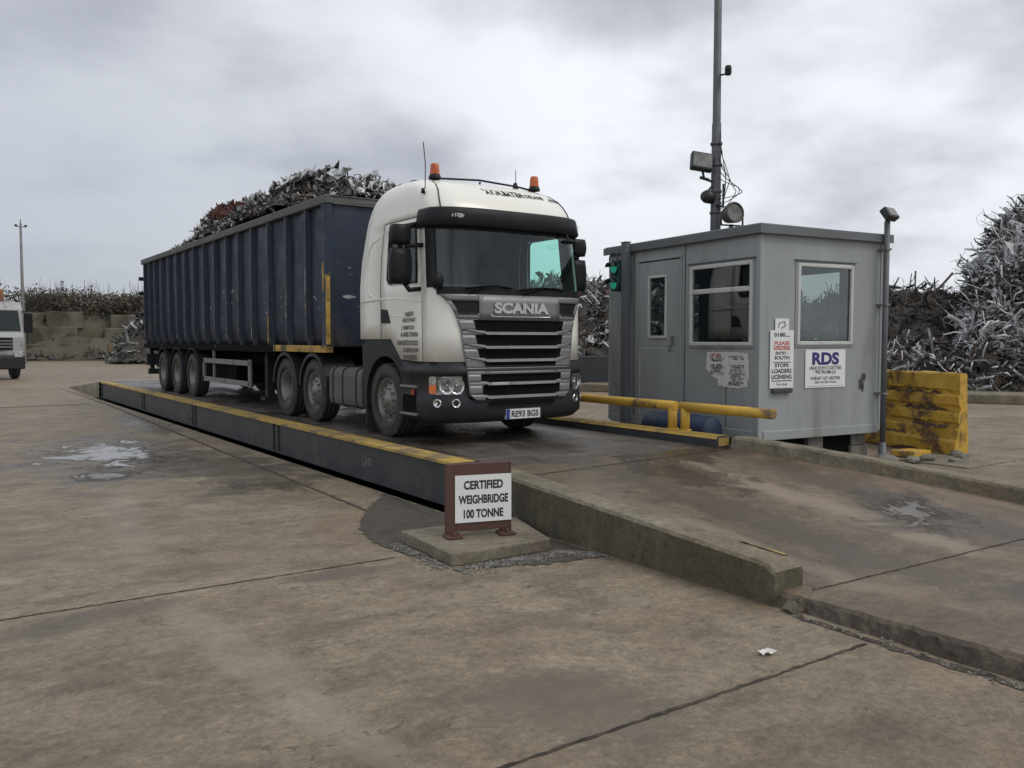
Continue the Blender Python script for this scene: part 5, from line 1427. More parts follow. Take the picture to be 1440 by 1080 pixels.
for k in range(5):
    mb = MB(); c0 = pf + axf * (-8 + k * 3.2); c1 = pf + axf * (-8 + k * 3.2 + 3.14); b_ = bxf * .2
    mb.hexa([(c0[0], c0[1], 0), (c1[0], c1[1], 0), (c0[0] + b_[0], c0[1] + b_[1], 0), (c1[0] + b_[0], c1[1] + b_[1], 0), (c0[0], c0[1], 1.22), (c1[0], c1[1], 1.22), (c0[0] + b_[0], c0[1] + b_[1], 1.22), (c1[0] + b_[0], c1[1] + b_[1], 1.22)])
    mb.build('wall_panel', 'container_dark', t, bevel=.03)
# concrete ledge
pf, axf = frame(1360, 27.6); bxf = np.array([-axf[1], axf[0]])
mb = MB(); c0 = pf - axf * 12; c1 = pf + axf * 14; b_ = bxf * 30
mb.hexa([(c0[0], c0[1], -.01), (c1[0], c1[1], -.01), (c0[0] + b_[0], c0[1] + b_[1], -.01), (c1[0] + b_[0], c1[1] + b_[1], -.01), (c0[0], c0[1], .28), (c1[0], c1[1], .28), (c0[0] + b_[0], c0[1] + b_[1], .28), (c1[0] + b_[0], c1[1] + b_[1], .28)])
tag(mb.build('concrete_slab', 'kerb_concrete', bevel=.05), kind='structure')

# ================================================================ yellow barrier
bd = Vector((.27, .963, 0)).normalized(); bn = Vector((bd.y, -bd.x, 0)); b0 = Vector((13.06, 6.95, 0))
t = thing('concrete_barrier', tuple(b0), 'battered yellow painted concrete barrier block beside the grey cabin', 'barrier')
mb = MB(); n = 26; rows = []; rb_ = random.Random(14)
prof = [(-.0, 0), (-.01, .08), (-.01, .22), (.03, .27), (.035, .42), (.062, .45), (.062, .50), (.04, .53), (.045, .66), (.08, .69), (.08, .76), (.048, .80), (.052, .93), (.085, .96), (.082, 1.01), (.055, 1.04), (.06, 1.26), (.075, 1.29), (.20, 1.29), (.215, 1.26), (.22, .6), (.24, .28), (.26, .12), (.26, 0)]
for i in range(n + 1):
    s_ = 3.2 * i / n; rows.append([tuple(b0 + bd * (s_ + (rb_.uniform(-.01, .01) if 0 < i else 0)) + bn * (u + rb_.uniform(-.012, .012) + .02 * math.sin(s_ * 5 + z * 3)) + Vector((0, 0, z + (rb_.uniform(-.008, .008) if z > .1 else 0)))) for u, z in prof])
mb.grid(rows, smooth=False); mb.add(rows[0], [tuple(range(len(prof)))], 0, False); mb.add(rows[-1], [tuple(reversed(range(len(prof))))], 0, False)
blk = mb.build('barrier_block', 'yellow_worn', t)
# dark bands laid on the face: gouges and the painted shade of its ledges
mb = MB()
for (s0, s1, z, h_) in ((.35, 1.9, .955, .05), (.2, 1.1, .70, .06), (1.3, 2.4, .68, .06), (.15, .8, .44, .06), (1.0, 1.9, .27, .05), (.02, 3.1, .0, .06)):
    k = 14; top = []; bot = []
    for i in range(k + 1):
        s_ = s0 + (s1 - s0) * i / k; zz = z + rb_.uniform(-.02, .02); hh = h_ * rb_.uniform(.3, 1.2) * (0.15 if i in (0, k) else 1)
        f = lambda zq: float(np.interp(zq, [0, .08, .22, .27, .42, .45, .50, .53, .66, .69, .76, .80, .93, .96, 1.01, 1.04, 1.26], [0, -.01, -.01, .03, .035, .062, .062, .04, .045, .08, .08, .048, .052, .085, .082, .055, .06])) - .012
        top.append(tuple(b0 + bd * s_ + bn * (f(zz + hh) - .018) + Vector((0, 0, zz + hh)))); bot.append(tuple(b0 + bd * s_ + bn * (f(zz) - .022) + Vector((0, 0, zz))))
    mb.grid([top, bot], smooth=False)
mb.build('gouge_shade', 'scrap_rust', t)
# knocked yellow slab and rubble
t2 = MB(); t2.obox((12.55, 7.35, .06), (.75, .35, .10), Matrix.Rotation(.2, 3, 'Z') @ Matrix.Rotation(.06, 3, 'Y')); tag(t2.build('concrete_slab_fragment', 'yellow_paint', bevel=.02), 'flat yellow slab fragment on the ground in front of the yellow barrier', 'rubble')
RL = ['grey rubble lump under the right corner of the cabin', 'small rubble stone beside the lamp post foot', 'flat grey stone near the yellow slab fragment', 'pale stone beyond the kerb beside the cabin corner', 'round stone under the cabin floor edge', 'rubble lump nearest the yellow barrier base', 'low broken stone beside the kerb right of the cabin']
RP = [(11.3, 7.0, .16), (11.9, 6.95, .10), (12.2, 6.9, .11), (12.9, 6.75, .09), (10.9, 7.25, .13), (13.1, 6.95, .10), (12.4, 6.6, .08)]
for i, (x, y, s_) in enumerate(RP):
    mb = MB(); rr = random.Random(i + 3); rows = []
    for a_ in range(6):
        ph = math.pi * a_ / 5 - math.pi / 2; rows.append([(x + math.cos(ph) * math.cos(t_ / 8 * 2 * math.pi) * s_ * rr.uniform(.8, 1.25) * 1.3, y + math.cos(ph) * math.sin(t_ / 8 * 2 * math.pi) * s_ * rr.uniform(.8, 1.2), s_ * .5 + math.sin(ph) * s_ * .6) for t_ in range(8)])
    for r_2 in rows: r_2.append(r_2[0])
    mb.grid(rows, smooth=False); tag(mb.build('rubble_stone', 'stone'), RL[i], 'stone', 'rubble around the cabin corner')
t = MB(); t.box(12.0, 13.4, 6.2, 7.4, -.01, .025); tag(t.build('pavement_patch', 'plinth_concrete', bevel=.02), kind='structure')

# ================================================================ grey cabin (local frame: x along right wall, y along left wall)
hut = thing('site_cabin', (9.3, 7.63, 0), 'grey steel weighbridge office cabin on blocks with two windows and a door', 'cabin', rz=math.atan2(-.1028, .9947), local=True)
HW, HL, HB, HT_ = 2.46, 3.475, .46, 3.24
WL = (.125, 1.405, 1.72, 2.875)      # left wall window y0,y1,z0,z1
DR = (1.62, 2.66, .52, 3.05)         # door
DWN = (1.94, 2.40, 1.83, 2.80)       # door glass
WR = (.685, 1.795, 1.73, 2.86)       # right wall window (x)


def holed(mb, axis, pos, u0, u1, z0, z1, holes, th):
    """wall slab with rectangular holes; axis 'X' wall lies in plane x=pos spanning y; th outward-inward thickness"""
    us = sorted({u0, u1} | {h[0] for h in holes} | {h[1] for h in holes}); zs = sorted({z0, z1} | {h[2] for h in holes} | {h[3] for h in holes})
    for a_, b_ in zip(us[:-1], us[1:]):
        for c_, d_ in zip(zs[:-1], zs[1:]):
            if any(h[0] <= a_ and b_ <= h[1] and h[2] <= c_ and d_ <= h[3] for h in holes): continue
            if axis == 'X': mb.box(pos, pos + th, a_, b_, c_, d_)
            else: mb.box(a_, b_, pos, pos + th, c_, d_)


# pressed-steel sheet with very slight buckling: outer skin grid
def skin(mb, axis, pos, u0, u1, z0, z1, holes, seed, amp=.004):
    us = sorted(set(np.round(np.linspace(u0, u1, 22), 4)) | {h[0] for h in holes} | {h[1] for h in holes}); zs = sorted(set(np.round(np.linspace(z0, z1, 16), 4)) | {h[2] for h in holes} | {h[3] for h in holes})
    P = [[(pos + amp * (float(vnoise(u * 1.0 + seed, z, 1.3)) - .5), u, z) if axis == 'X' else (u, pos + amp * (float(vnoise(u + seed, z, 1.3)) - .5), z) for u in us] for z in zs]
    mb.grid(P, smooth=True, skip=lambda i, j: any(h[0] <= us[j] and us[j + 1] <= h[1] and h[2] <= zs[i] and zs[i + 1] <= h[3] for h in holes))


mb = MB(); skin(mb, 'X', 0, 0, HL, HB, HT_, [WL, DR], 1); skin(mb, 'Y', 0, 0, HW, HB, HT_, [WR], 5)
holed(mb, 'X', .05, .05, HL, HB, HT_, [WL, DR], .03); holed(mb, 'Y', .05, .08, HW - .05, HB, HT_, [WR], .03)
skin(mb, 'X', HW, 0, HL, HB, HT_, [(.8, 2.2, 1.72, 2.85)], 9); skin(mb, 'Y', HL, 0, HW, HB, HT_, [(.55, 1.95, 1.75, 2.80)], 13)
mb.build('wall', 'hut_grey', hut)
mb = MB(); mb.box(.02, HW - .02, .02, HL - .02, HB - .02, HB + .04); mb.build('floor', 'hut_trim', hut)
mb = MB(); mb.prism([(-.05, HT_ - .005), (HW + .09, HT_ - .005), (HW + .09, HT_ + .10), (-.06, HT_ + .115)], 'Y', -.06, HL + .06); mb.build('roof', 'hut_trim', hut, bevel=.012)
mb = MB(); mb.box(-.08, -.06, -.08, HL + .08, HT_ - .02, HT_ + .10); mb.box(-.06, HW + .11, -.08, -.06, HT_ - .02, HT_ + .10); mb.build('fascia', 'hut_trim', hut, bevel=.005)
mb = MB(); mb.box(-.012, .075, -.012, .075, HB, HT_ - .02); mb.build('corner_trim', 'hut_grey', hut, bevel=.012)
mb = MB(); mb.box(HW - .075, HW + .012, -.012, .03, HB, HT_ - .02); mb.build('corner_trim', 'hut_grey', hut, bevel=.012)
mb = MB(); mb.box(-.014, .05, HL - .07, HL + .01, HB, HT_ - .02); mb.build('corner_trim', 'hut_grey', hut, bevel=.012)
mb = MB(); mb.box(-.02, .02, .09, HL - .08, HB - .03, HB + .10); mb.box(.08, HW - .08, -.02, .02, HB - .03, HB + .10); mb.build('base_rail', 'hut_grey', hut, bevel=.01)
# vertical seams
mb = MB()
for yy in (.62, 1.52, 2.78): mb.box(-.006, -.001, yy, yy + .012, HB + .1, 1.65 if yy < 1.5 else HT_ - .03)
mb.build('panel_seam', 'seal_dark', hut)
# interior: pale far wall, desk, papers
mb = MB(); mb.box(.1, .9, .25, 1.6, 1.45, 1.50); mb.box(.95, 2.3, .2, .75, 1.45, 1.50)
for (x, y, s_, h_) in ((.35, .5, .14, .25), (.4, .95, .2, .33), (.3, 1.3, .1, .18), (1.2, .4, .15, .28), (1.6, .45, .22, .3), (2.0, .4, .12, .2)): mb.box(x, x + s_, y, y + s_, 1.50, 1.50 + h_)
mb.build('desk', 'cabin_cloth', hut)
mb = MB(); mb.box(HW - .12, HW - .09, 2.25, HL - .1, HB + .04, HT_ - .1); mb.box(.1, .5, HL - .1, HL - .07, HB + .04, HT_ - .1); mb.build('lining', 'grey_plastic', hut)


def window(axis, rect, parent, transom=None, name='window', fw=.05, mat='hut_frame'):
    u0, u1, z0, z1 = rect
    def bx(mb, ua, ub, za, zb2, d0, d1):
        if axis == 'X': mb.box(d0, d1, ua, ub, za, zb2)
        else: mb.box(ua, ub, d0, d1, za, zb2)
    mb = MB()
    bx(mb, u0, u0 + fw, z0, z1, -.03, .03); bx(mb, u1 - fw, u1, z0, z1, -.03, .03); bx(mb, u0 + fw, u1 - fw, z0, z0 + fw, -.03, .03); bx(mb, u0 + fw, u1 - fw, z1 - fw, z1, -.03, .03)
    if transom: bx(mb, u0 + fw, u1 - fw, transom - .035, transom + .035, -.028, .028)
    w = mb.build(name, mat, parent, bevel=.012)
    mb = MB(); bx(mb, u0 + fw, u1 - fw, z0 + fw, z1 - fw, .004, .010); mb.build('pane', 'hut_glass', w)
    mb = MB(); o_ = .03
    bx(mb, u0 - o_, u0, z0 - o_, z1 + o_, -.014, .0); bx(mb, u1, u1 + o_, z0 - o_, z1 + o_, -.014, .0); bx(mb, u0, u1, z0 - o_, z0, -.014, 0); bx(mb, u0, u1, z1, z1 + o_, -.014, 0)
    mb.build('frame_seal', 'hut_grey', w, bevel=.006)
    mb = MB(); bx(mb, u0 - .05, u1 + .05, z1 + .032, z1 + .045, -.04, .0); mb.build('drip_rail', 'hut_trim', w)
    return w


window('X', WL, hut, 2.50); window('Y', WR, hut)
# door
mb = MB(); y0, y1, z0, z1 = DR
holed(mb, 'X', -.012, y0 + .03, y1 - .03, z0 + .02, z1 - .03, [(DWN[0], DWN[1], DWN[2], DWN[3])], .05); dr = mb.build('door', 'hut_grey', hut)
mb = MB(); mb.box(-.02, .04, y0 - .02, y0 + .02, z0, z1); mb.box(-.02, .04, y1 - .02, y1 + .02, z0, z1); mb.box(-.03, .04, y0 - .03, y1 + .03, z1 - .01, z1 + .03); mb.build('door_frame', 'hut_grey', dr, bevel=.006)
mb = MB(); f_ = .035; a0, a1, c0, c1 = DWN
mb.box(-.03, .02, a0, a0 + f_, c0, c1); mb.box(-.03, .02, a1 - f_, a1, c0, c1); mb.box(-.03, .02, a0 + f_, a1 - f_, c0, c0 + f_); mb.box(-.03, .02, a0 + f_, a1 - f_, c1 - f_, c1); dw = mb.build('door_window_frame', 'hut_frame', dr, bevel=.006)
mb = MB(); mb.box(-.002, .003, a0 + f_, a1 - f_, c0 + f_, c1 - f_); mb.build('door_pane', 'hut_glass', dr)
mb = MB(); mb.box(-.016, -.0125, y0 + .04, y1 - .04, 1.66, 1.672); mb.box(-.018, -.0125, y1 - .06, y1 - .045, .6, 1.66); mb.build('door_crease', 'hut_frame', dr)
mb = MB(); mb.box(-.035, -.013, 1.765, 1.80, 1.72, 1.86); mb.tube([(-.035, 1.785, 1.84), (-.075, 1.785, 1.84), (-.075, 1.785, 1.70), (-.075, 1.785, 1.62)], .011, 8); mb.tube([(-.05, 1.785, 1.70), (-.05, 1.86, 1.70)], .01, 8); mb.build('door_handle', 'galvanised', dr)
# supports
for (x, y) in ((.3, .3), (2.15, .25), (.3, 3.0), (2.15, 3.0), (1.2, .2)):
    mb = MB(); mb.box(x - .18, x + .18, y - .14, y + .14, 0, .24); mb.box(x - .15, x + .15, y - .12, y + .12, .243, .435); mb.build('support_block', 'stone', hut, bevel=.015)
mb = MB(); mb.box(.16, HW - .16, .16, .19, .0, .43); mb.box(.16, .19, .19, HL - .2, .0, .43); mb.build('floor_shade_board', 'deep_black', hut)  # black boards added to stand in for the shade below the cabin floor
# torn paint scar by the right corner
mb = MB(); rr = random.Random(8)
for (cx_, cz_, r1, r2) in ((2.07, 1.27, .055, .06), (2.02, 1.18, .05, .07), (2.05, 1.10, .03, .06), (2.0, 1.12, .04, .04)):
    pts = [(cx_ + r1 * math.cos(k / 11 * 6.283) * rr.uniform(.6, 1.3), -.0085, cz_ + r2 * math.sin(k / 11 * 6.283) * rr.uniform(.6, 1.3)) for k in range(11)]
    mb.add([(cx_, -.0085, cz_)] + pts, [(0, k + 1, (k + 1) % 11 + 1) for k in range(11)])
mb.build('paint_scar', 'seal_dark', hut)


def to_world(p):
    c, s_ = .9947, -.1028; return (9.3 + p[0] * c - p[1] * s_, 7.63 + p[0] * s_ + p[1] * c, p[2])


def hut_item(name, label, cat, group=None):
    return thing(name, (9.3, 7.63, 0), label, cat, group, rz=math.atan2(-.1028, .9947), local=True)


# RDS sign on the right wall
t = hut_item('company_sign', 'square white sign with three large blue letters under the right cabin window', 'sign')
mb = MB(); mb.box(.862, 1.665, -.012, -.0085, 1.13, 1.665); pn = mb.build('sign_panel', 'sign_white', t)
mb = MB(); text_geo(mb, 'RDS', (1.262, -.0125, 1.46), (1, 0, 0), (0, 0, 1), .16, .54, .045, .001); mb.build('sign_letters', 'ink_blue', pn)
mb = MB(); rr = random.Random(12)
for t_, z, w_, h_ in (('(A)(A) E4 E4 K S GETTEES', 1.385, .64, .048), ("'PETRUM-LS", 1.325, .42, .045), ('WEBGET GET GRETERE', 1.240, .60, .042), ('ARE WS RETTAGN', 1.190, .44, .028)): text_geo(mb, t_, (1.262, -.0135, z), (1, 0, 0), (0, 0, 1), h_, w_, .02, .0)
mb.box(.90, 1.63, -.0135, -.0128, 1.150, 1.153); mb.build('small_print', 'ink_black', pn)
# narrow notice by the near corner
t = hut_item('notice_board', 'tall narrow white notice with red and black print on the cabin near corner', 'notice')
mb = MB(); mb.box(.18, .625, -.02, -.0135, 1.14, 1.93); mb.box(.27, .53, -.018, -.012, 1.93, 2.09); pn = mb.build('notice_panel', 'sign_white', t, bevel=.004)
mb = MB(); rr = random.Random(17)
for t_, z, w_, h_, m_ in (('0180....', 1.845, .30, .05, 0), ('PLEASE', 1.735, .28, .045, 1), ('DRIVERS', 1.68, .30, .042, 1), (None, 1.665, .32, .010, 1), ('ENTRY -', 1.60, .24, .04, 0), ('SOUTH', 1.535, .28, .045, 0), (None, 1.49, .34, .010, 0), ('STOPS', 1.43, .26, .048, 0), ('LOADERS', 1.35, .37, .055, 0), ('LICENSING', 1.27, .38, .055, 0), (None, 1.235, .38, .012, 0), ('TA 5.8', 1.18, .2, .024, 0)):
    if t_ is None: mb.box(.40 - w_ / 2, .40 + w_ / 2, -.0215, -.0205, z, z + h_, mi=m_)
    else: text_geo(mb, t_, (.40, -.0212, z), (1, 0, 0), (0, 0, 1), h_, w_, .035, .0, mi=m_)
mb.tube([(.33, -.022, 1.97), (.34, -.022, 2.03), (.44, -.022, 2.05), (.46, -.022, 1.99), (.38, -.022, 1.96)], .004, 5, mi=0)
mb.build('notice_print', ['ink_black', 'ink_red'], pn)
mb = MB(); mb.box(.22, .58, -.06, -.0135, 1.075, 1.135); mb.build('leaflet_tray', 'seal_dark', t, bevel=.01)
# worn paper notices on the left wall
t = hut_item('paper_notices', 'torn sheet of faded paper notices pasted below the cabin window on the left wall', 'notice')
rr = random.Random(19); outline = [(1.03, 1.62), (.60, 1.64), (.19, 1.615), (.17, 1.30), (.21, 1.16), (.36, 1.13), (.78, 1.15), (.80, 1.24), (.98, 1.30), (1.04, 1.40)]
den = []
for a_, b_ in zip(outline, outline[1:] + outline[:1]):
    for i in range(7): den.append((a_[0] + (b_[0] - a_[0]) * i / 7 + rr.uniform(-.01, .01), a_[1] + (b_[1] - a_[1]) * i / 7 + rr.uniform(-.01, .01)))
mb = MB(); mb.add([(-.008, .6, 1.4)] + [(-.0075, y, z) for y, z in den], [(0, k + 1, (k + 1) % len(den) + 1) for k in range(len(den))]); pn = mb.build('paper_sheet', 'paper', t)
mb = MB()
for z in np.arange(1.585, 1.16, -.030):
    for (yc, w_) in ((.82, .32), (.40, .34)):
        if yc > .7 and z < 1.30: continue
        if rr.random() < .9: scribble(mb, (-.0095, yc + rr.uniform(-.03, .03), z), (0, -1, 0), (0, 0, 1), w_ * rr.uniform(.6, 1), rr.choice([.018, .022, .026]), mi=1 if (yc > .7 and z > 1.53) else 0, rnd=rr, dens=.85, stroke=.24)
mb.build('notice_print', ['ink_grey', 'ink_red'], pn)

# traffic light on its post at the far left of the wall
t = thing('traffic_light', to_world((-.12, 2.86, 0)), 'two-lamp green traffic light on a dark post at the cabin left end', 'traffic light', rz=math.atan2(-.1028, .9947), local=True)
mb = MB(); mb.box(-.045, .045, -.07, .07, 0.0, 3.37); mb.box(-.055, .055, -.08, .08, 3.37, 3.385); mb.build('post', 'hut_trim', t, bevel=.008)
mb = MB(); n_ = 14
for zc_ in (2.98, 2.72):
    mb.prism([(zc_ * 0 + .20 + .125 * math.cos(k / n_ * 6.283), zc_ + .13 * math.sin(k / n_ * 6.283)) for k in range(n_)], 'X', -.10, .04)
mb.box(-.08, .03, .08, .32, 2.72, 2.98); hs = mb.build('housing', 'green_housing', t, bevel=.01)
for zc_ in (2.98, 2.72):
    mb = MB(); mb.lathe([(-.115, .001), (-.112, .05), (-.101, .088)], 'X', (0, .20, zc_), 22); mb.build('green_lamp', 'green_lamp', hs)
    mb = MB(); P1 = []; P2 = []
    for k in range(13):
        th = R(10 + k * 160 / 12); P1.append((-.10, .20 + .10 * math.cos(th), zc_ + .10 * math.sin(th))); P2.append((-.21, .20 + .095 * math.cos(th), zc_ + .085 * math.sin(th) - .005))
    mb.grid([P1, P2]); mb.build('visor', 'traffic_black', hs, solid=.006)
mb = MB(); mb.lathe([(-.102, .095), (-.112, .118), (-.10, .122)], 'X', (0, .20, 3.115), 18); mb.build('dark_cap', 'traffic_black', hs)
mb = MB(); mb.box(-.03, .03, .06, .10, 2.83, 2.88); mb.build('bracket', 'galvanised', t)

# lamp post at the right corner
t = thing('lamp_post', to_world((2.36, -.12, 0)), 'slim grey post with a small floodlight at the right corner of the cabin', 'lamp post', rz=math.atan2(-.1028, .9947), local=True)
mb = MB(); mb.tube([(0, 0, 0), (0, 0, 3.52)], .042, 14); mb.lathe([(.0, .11), (.03, .10), (.05, .06), (.3, .052), (.3, .042)], 'Z', (0, 0, 0), 14); mb.build('pole', 'pole_steel', t)
for z_ in (1.0, 2.3, 3.1): mb = MB(); mb.box(-.05, .05, -.05, .12, z_, z_ + .03); mb.build('clamp', 'galvanised', t)
mb = MB(); Rm = Matrix.Rotation(R(10), 3, 'Z') @ Matrix.Rotation(R(-35), 3, 'X')
mb.obox((.02, -.02, 3.62), (.27, .11, .19), Rm); fl = mb.build('floodlight', 'traffic_black', t, bevel=.02)
mb = MB(); mb.obox(Vector((.02, -.02, 3.62)) + Rm @ Vector((0, -.058, 0)), (.22, .006, .14), Rm); mb.build('lamp_glass', 'lamp_glass', fl)
mb = MB(); mb.tube([(0, 0, 3.5), (0, 0, 3.58)], .03, 8); mb.build('bracket', 'traffic_black', fl)

# tall mast behind the cabin
MX, MY = 12.62, 11.44
t = thing('mast', (MX, MY, 0), 'tall grey steel mast rising behind the cabin roof', 'mast')
mb = MB(); mb.lathe([(0, .11), (4.2, .10), (5.9, .088), (5.92, .078), (12.5, .06), (12.5, .001)], 'Z', (MX, MY, 0), 12); mb.build('pole', 'pole_steel', t)
mb = MB(); mb.box(MX - .2, MX + .2, MY - .2, MY + .2, 0, .03)
for z in (4.2, 4.6, 5.1, 5.5): mb.lathe([(z, .09), (z, .115), (z + .05, .115), (z + .05, .09)], 'Z', (MX, MY, 0), 12)
mb.build('collar', 'pole_steel', t)
vd = Vector((*vdir(1003), 0)); vr = Vector((vd.y, -vd.x, 0))


def MP(u, w, z): return Vector((MX, MY, 0)) + vr * u - vd * w + Vector((0, 0, z))   # u right, w toward camera


def mbox(mb, u, w, z, size, rx=0, rz_=0, ry=0, mi=None):
    base = Matrix((vr, -vd, Vector((0, 0, 1)))).transposed()
    mb.obox(MP(u, w, z), size, base @ Matrix.Rotation(rz_, 3, 'Z') @ Matrix.Rotation(rx, 3, 'X') @ Matrix.Rotation(ry, 3, 'Y'), mi)


f1 = thing('floodlight', tuple(MP(-.2, .15, 5.2)), 'large square floodlight tilted down on the left of the mast', 'floodlight')
mb = MB(); mbox(mb, -.27, .2, 5.16, (.42, .14, .36), R(18), R(-20), R(9)); bd_ = mb.build('lamp_body', 'traffic_black', f1, bevel=.03)
mb = MB(); base = Matrix((vr, -vd, Vector((0, 0, 1)))).transposed() @ Matrix.Rotation(R(-20), 3, 'Z') @ Matrix.Rotation(R(18), 3, 'X') @ Matrix.Rotation(R(9), 3, 'Y')
mb.obox(MP(-.27, .2, 5.16) + base @ Vector((0, .073, 0)), (.36, .008, .28), base); mb.build('lamp_glass', 'lamp_glass', bd_)
mb = MB(); mb.tube([MP(-.25, .15, 5.0), MP(-.22, .1, 4.86), MP(-.05, .05, 4.80)], .022, 8); mb.tube([MP(-.3, .12, 4.89), MP(-.12, .1, 4.83)], .03, 8); mb.build('bracket', 'traffic_black', f1)
f2 = thing('floodlight', tuple(MP(-.15, .1, 4.5)), 'small round dark lamp seen from behind low on the mast left side', 'floodlight')
mb = MB(); c_ = MP(-.14, .1, 4.52); mb.lathe([(-.12, .001), (-.12, .09), (-.05, .125), (.06, .13), (.10, .11), (.10, .001)], 'X', tuple(c_), 16); mb.build('lamp_body', 'traffic_black', f2)
mb = MB(); mb.tube([MP(-.05, .05, 4.75), MP(-.15, .12, 4.62)], .02, 8); mb.tube([MP(.0, .1, 4.35), MP(.14, .12, 4.32), MP(.14, .1, 4.75)], .022, 8); mb.build('bracket', 'traffic_black', f2)
cm = thing('security_camera', tuple(MP(.15, .1, 6.8)), 'small dark camera on a short arm halfway up the mast', 'camera')
mb = MB(); mb.lathe([(-.09, .001), (-.09, .05), (-.05, .065), (.05, .065), (.09, .05), (.09, .001)], 'Z', tuple(MP(.20, .1, 6.86)), 12); mbox(mb, .20, .17, 6.88, (.08, .12, .08)); mb.build('camera_body', 'traffic_black', cm, bevel=.01)
mb = MB(); mb.tube([MP(.04, .03, 6.80), MP(.20, .1, 6.80)], .018, 8); mb.build('bracket', 'traffic_black', cm)
cb = thing('cable', tuple(MP(.1, .1, 4.3)), 'loose black cables looping down the right side of the mast', 'cable')
mb = MB()
for k in range(6):
    rr = random.Random(k); bulge = .12 + .06 * k; z0, z1 = 5.75 - .18 * k, 4.25 + .1 * (k % 3)
    mb.tube([MP(.06 + bulge * math.sin(math.pi * t_ ** 1.6) * (1 if k != 2 else .5) + rr.uniform(-.02, .02), .08 + .02 * k, z0 + (z1 - z0) * t_) for t_ in np.linspace(0, 1, 12)], .008, 5)
mb.build('cable_run', 'cable_black', cb)
sp = thing('searchlight', tuple(MP(.38, .4, 4.2)), 'round grey searchlight standing above the cabin roof beside the mast', 'floodlight')
ax_ = (vr * .55 - vd * .8 + Vector((0, 0, .12))).normalized(); cc_ = MP(.30, .3, 4.16)
mb = MB(); q1 = ax_.cross(Vector((0, 0, 1))).normalized(); q2 = q1.cross(ax_); V = []; F_ = []; pr = [(-.24, .001), (-.22, .09), (-.14, .15), (.02, .185), (.10, .20), (.12, .185), (.11, .17)]
for (a_, r1) in pr:
    for j in range(22): th = j / 22 * 6.2832; V.append(cc_ + ax_ * a_ + q1 * math.cos(th) * r1 + q2 * math.sin(th) * r1)
for i in range(len(pr) - 1):
    for j in range(22): F_.append((i * 22 + j, i * 22 + (j + 1) % 22, (i + 1) * 22 + (j + 1) % 22, (i + 1) * 22 + j))
mb.add(V, F_, 0, True); lb = mb.build('lamp_body', 'lamp_brown', sp)
mb = MB(); mb.add([cc_ + ax_ * .09 + q1 * math.cos(j / 22 * 6.2832) * .17 + q2 * math.sin(j / 22 * 6.2832) * .17 for j in range(22)], [tuple(range(22))]); mb.build('lamp_glass', 'lamp_glass', lb)
mb = MB(); mb.tube([cc_ - q1 * .24, cc_ - q1 * .24 - Vector((0, 0, .22)), cc_ + q1 * .24 - Vector((0, 0, .22)), cc_ + q1 * .24], .018, 8)
mb.tube([cc_ - Vector((0, 0, .22)), MP(.20, .1, 3.8), MP(.08, .02, 3.7)], .035, 8); mb.tube([MP(.18, .28, 4.1), MP(.34, .3, 4.18)], .05, 8); mb.build('bracket', 'traffic_black', sp)

# ================================================================ background left
# block wall: three courses of big weathered concrete blocks
wbx = thing('block_wall', tuple(frame(110, 84)[0]) + (0,), 'weathered concrete block retaining wall across the yard on the left', 'wall')
o0, ax = frame(110, 84.0); bx_ = np.array([-ax[1], ax[0]]); rb_ = random.Random(33)
mb = MB()
for c_ in range(4):
    a_ = -32.0 + rb_.uniform(0, 2)
    while a_ < 22:
        L_ = rb_.uniform(1.6, 5.0)
        topcut = 1.45 - rb_.uniform(0, .12) if c_ < 2 else 1.35 - rb_.uniform(0, .7) if c_ == 2 else rb_.uniform(.1, .9)
        if not (c_ == 3) and not (c_ == 2 and rb_.random() < .60) and not (c_ == 1 and rb_.random() < .08):
            off = rb_.uniform(0, 1.1) + c_ * .55
            p = o0 + ax * a_ + bx_ * off; q = o0 + ax * (a_ + L_ - .06) + bx_ * (off + rb_.uniform(-.15, .15)); b_ = bx_ * 1.6; z0 = c_ * 1.5 - (.2 if c_ else 0); z1 = c_ * 1.5 + topcut
            mb.hexa([(p[0], p[1], z0), (q[0], q[1], z0), (p[0] + b_[0], p[1] + b_[1], z0), (q[0] + b_[0], q[1] + b_[1], z0), (p[0], p[1], z1), (q[0], q[1], z1), (p[0] + b_[0], p[1] + b_[1], z1), (q[0] + b_[0], q[1] + b_[1], z1 + rb_.uniform(-.3, .02))])
        a_ += L_
mb.build('wall_blocks', 'block_wall', wbx, bevel=.06, seg=1)
# earth and rubble slumped against the foot of the wall
rows = []
eb = MB()
for b in np.linspace(-2.6, 2.0, 14):
    rows.append([tuple(o0 + ax * a_ + bx_ * b) + (max(-.05, float((np.clip((vnoise(a_, 3.0, .16) - .25) * 6.0, 0, 3.4)) * np.clip((b + 2.6) / 3.4, 0, 1) ** 1.2 + .45 * (vnoise(a_, b, .9) - .35) * np.clip((b + 2.6) / 1.5, 0, 1))),) for a_ in np.arange(-34, 22, .35)])
eb.grid(rows, smooth=False); tag(eb.build('earth_slump', 'bank_earth'), kind='structure')
# bank behind
mb = MB(); rows = []
for b in [1.3, 1.35, 1.8, 2.5, 3.3, 4.2, 5, 7, 10, 15, 25, 40, 60]:
    rows.append([tuple(o0 + ax * a_ + bx_ * b) + (float(0 if b == 1.3 else np.interp(b, [1.3, 1.8, 3.3, 5, 60], [2.2, 2.9, 3.9, 4.2, 4.6]) + 1.1 * (vnoise(a_, b * 2, .35) - .4) + .5 * (vnoise(a_, b * 2, 1.3) - .5)),) for a_ in np.arange(-72, 90, .7)])
mb.grid(rows); tag(mb.build('bank', 'bank_earth'), kind='structure')


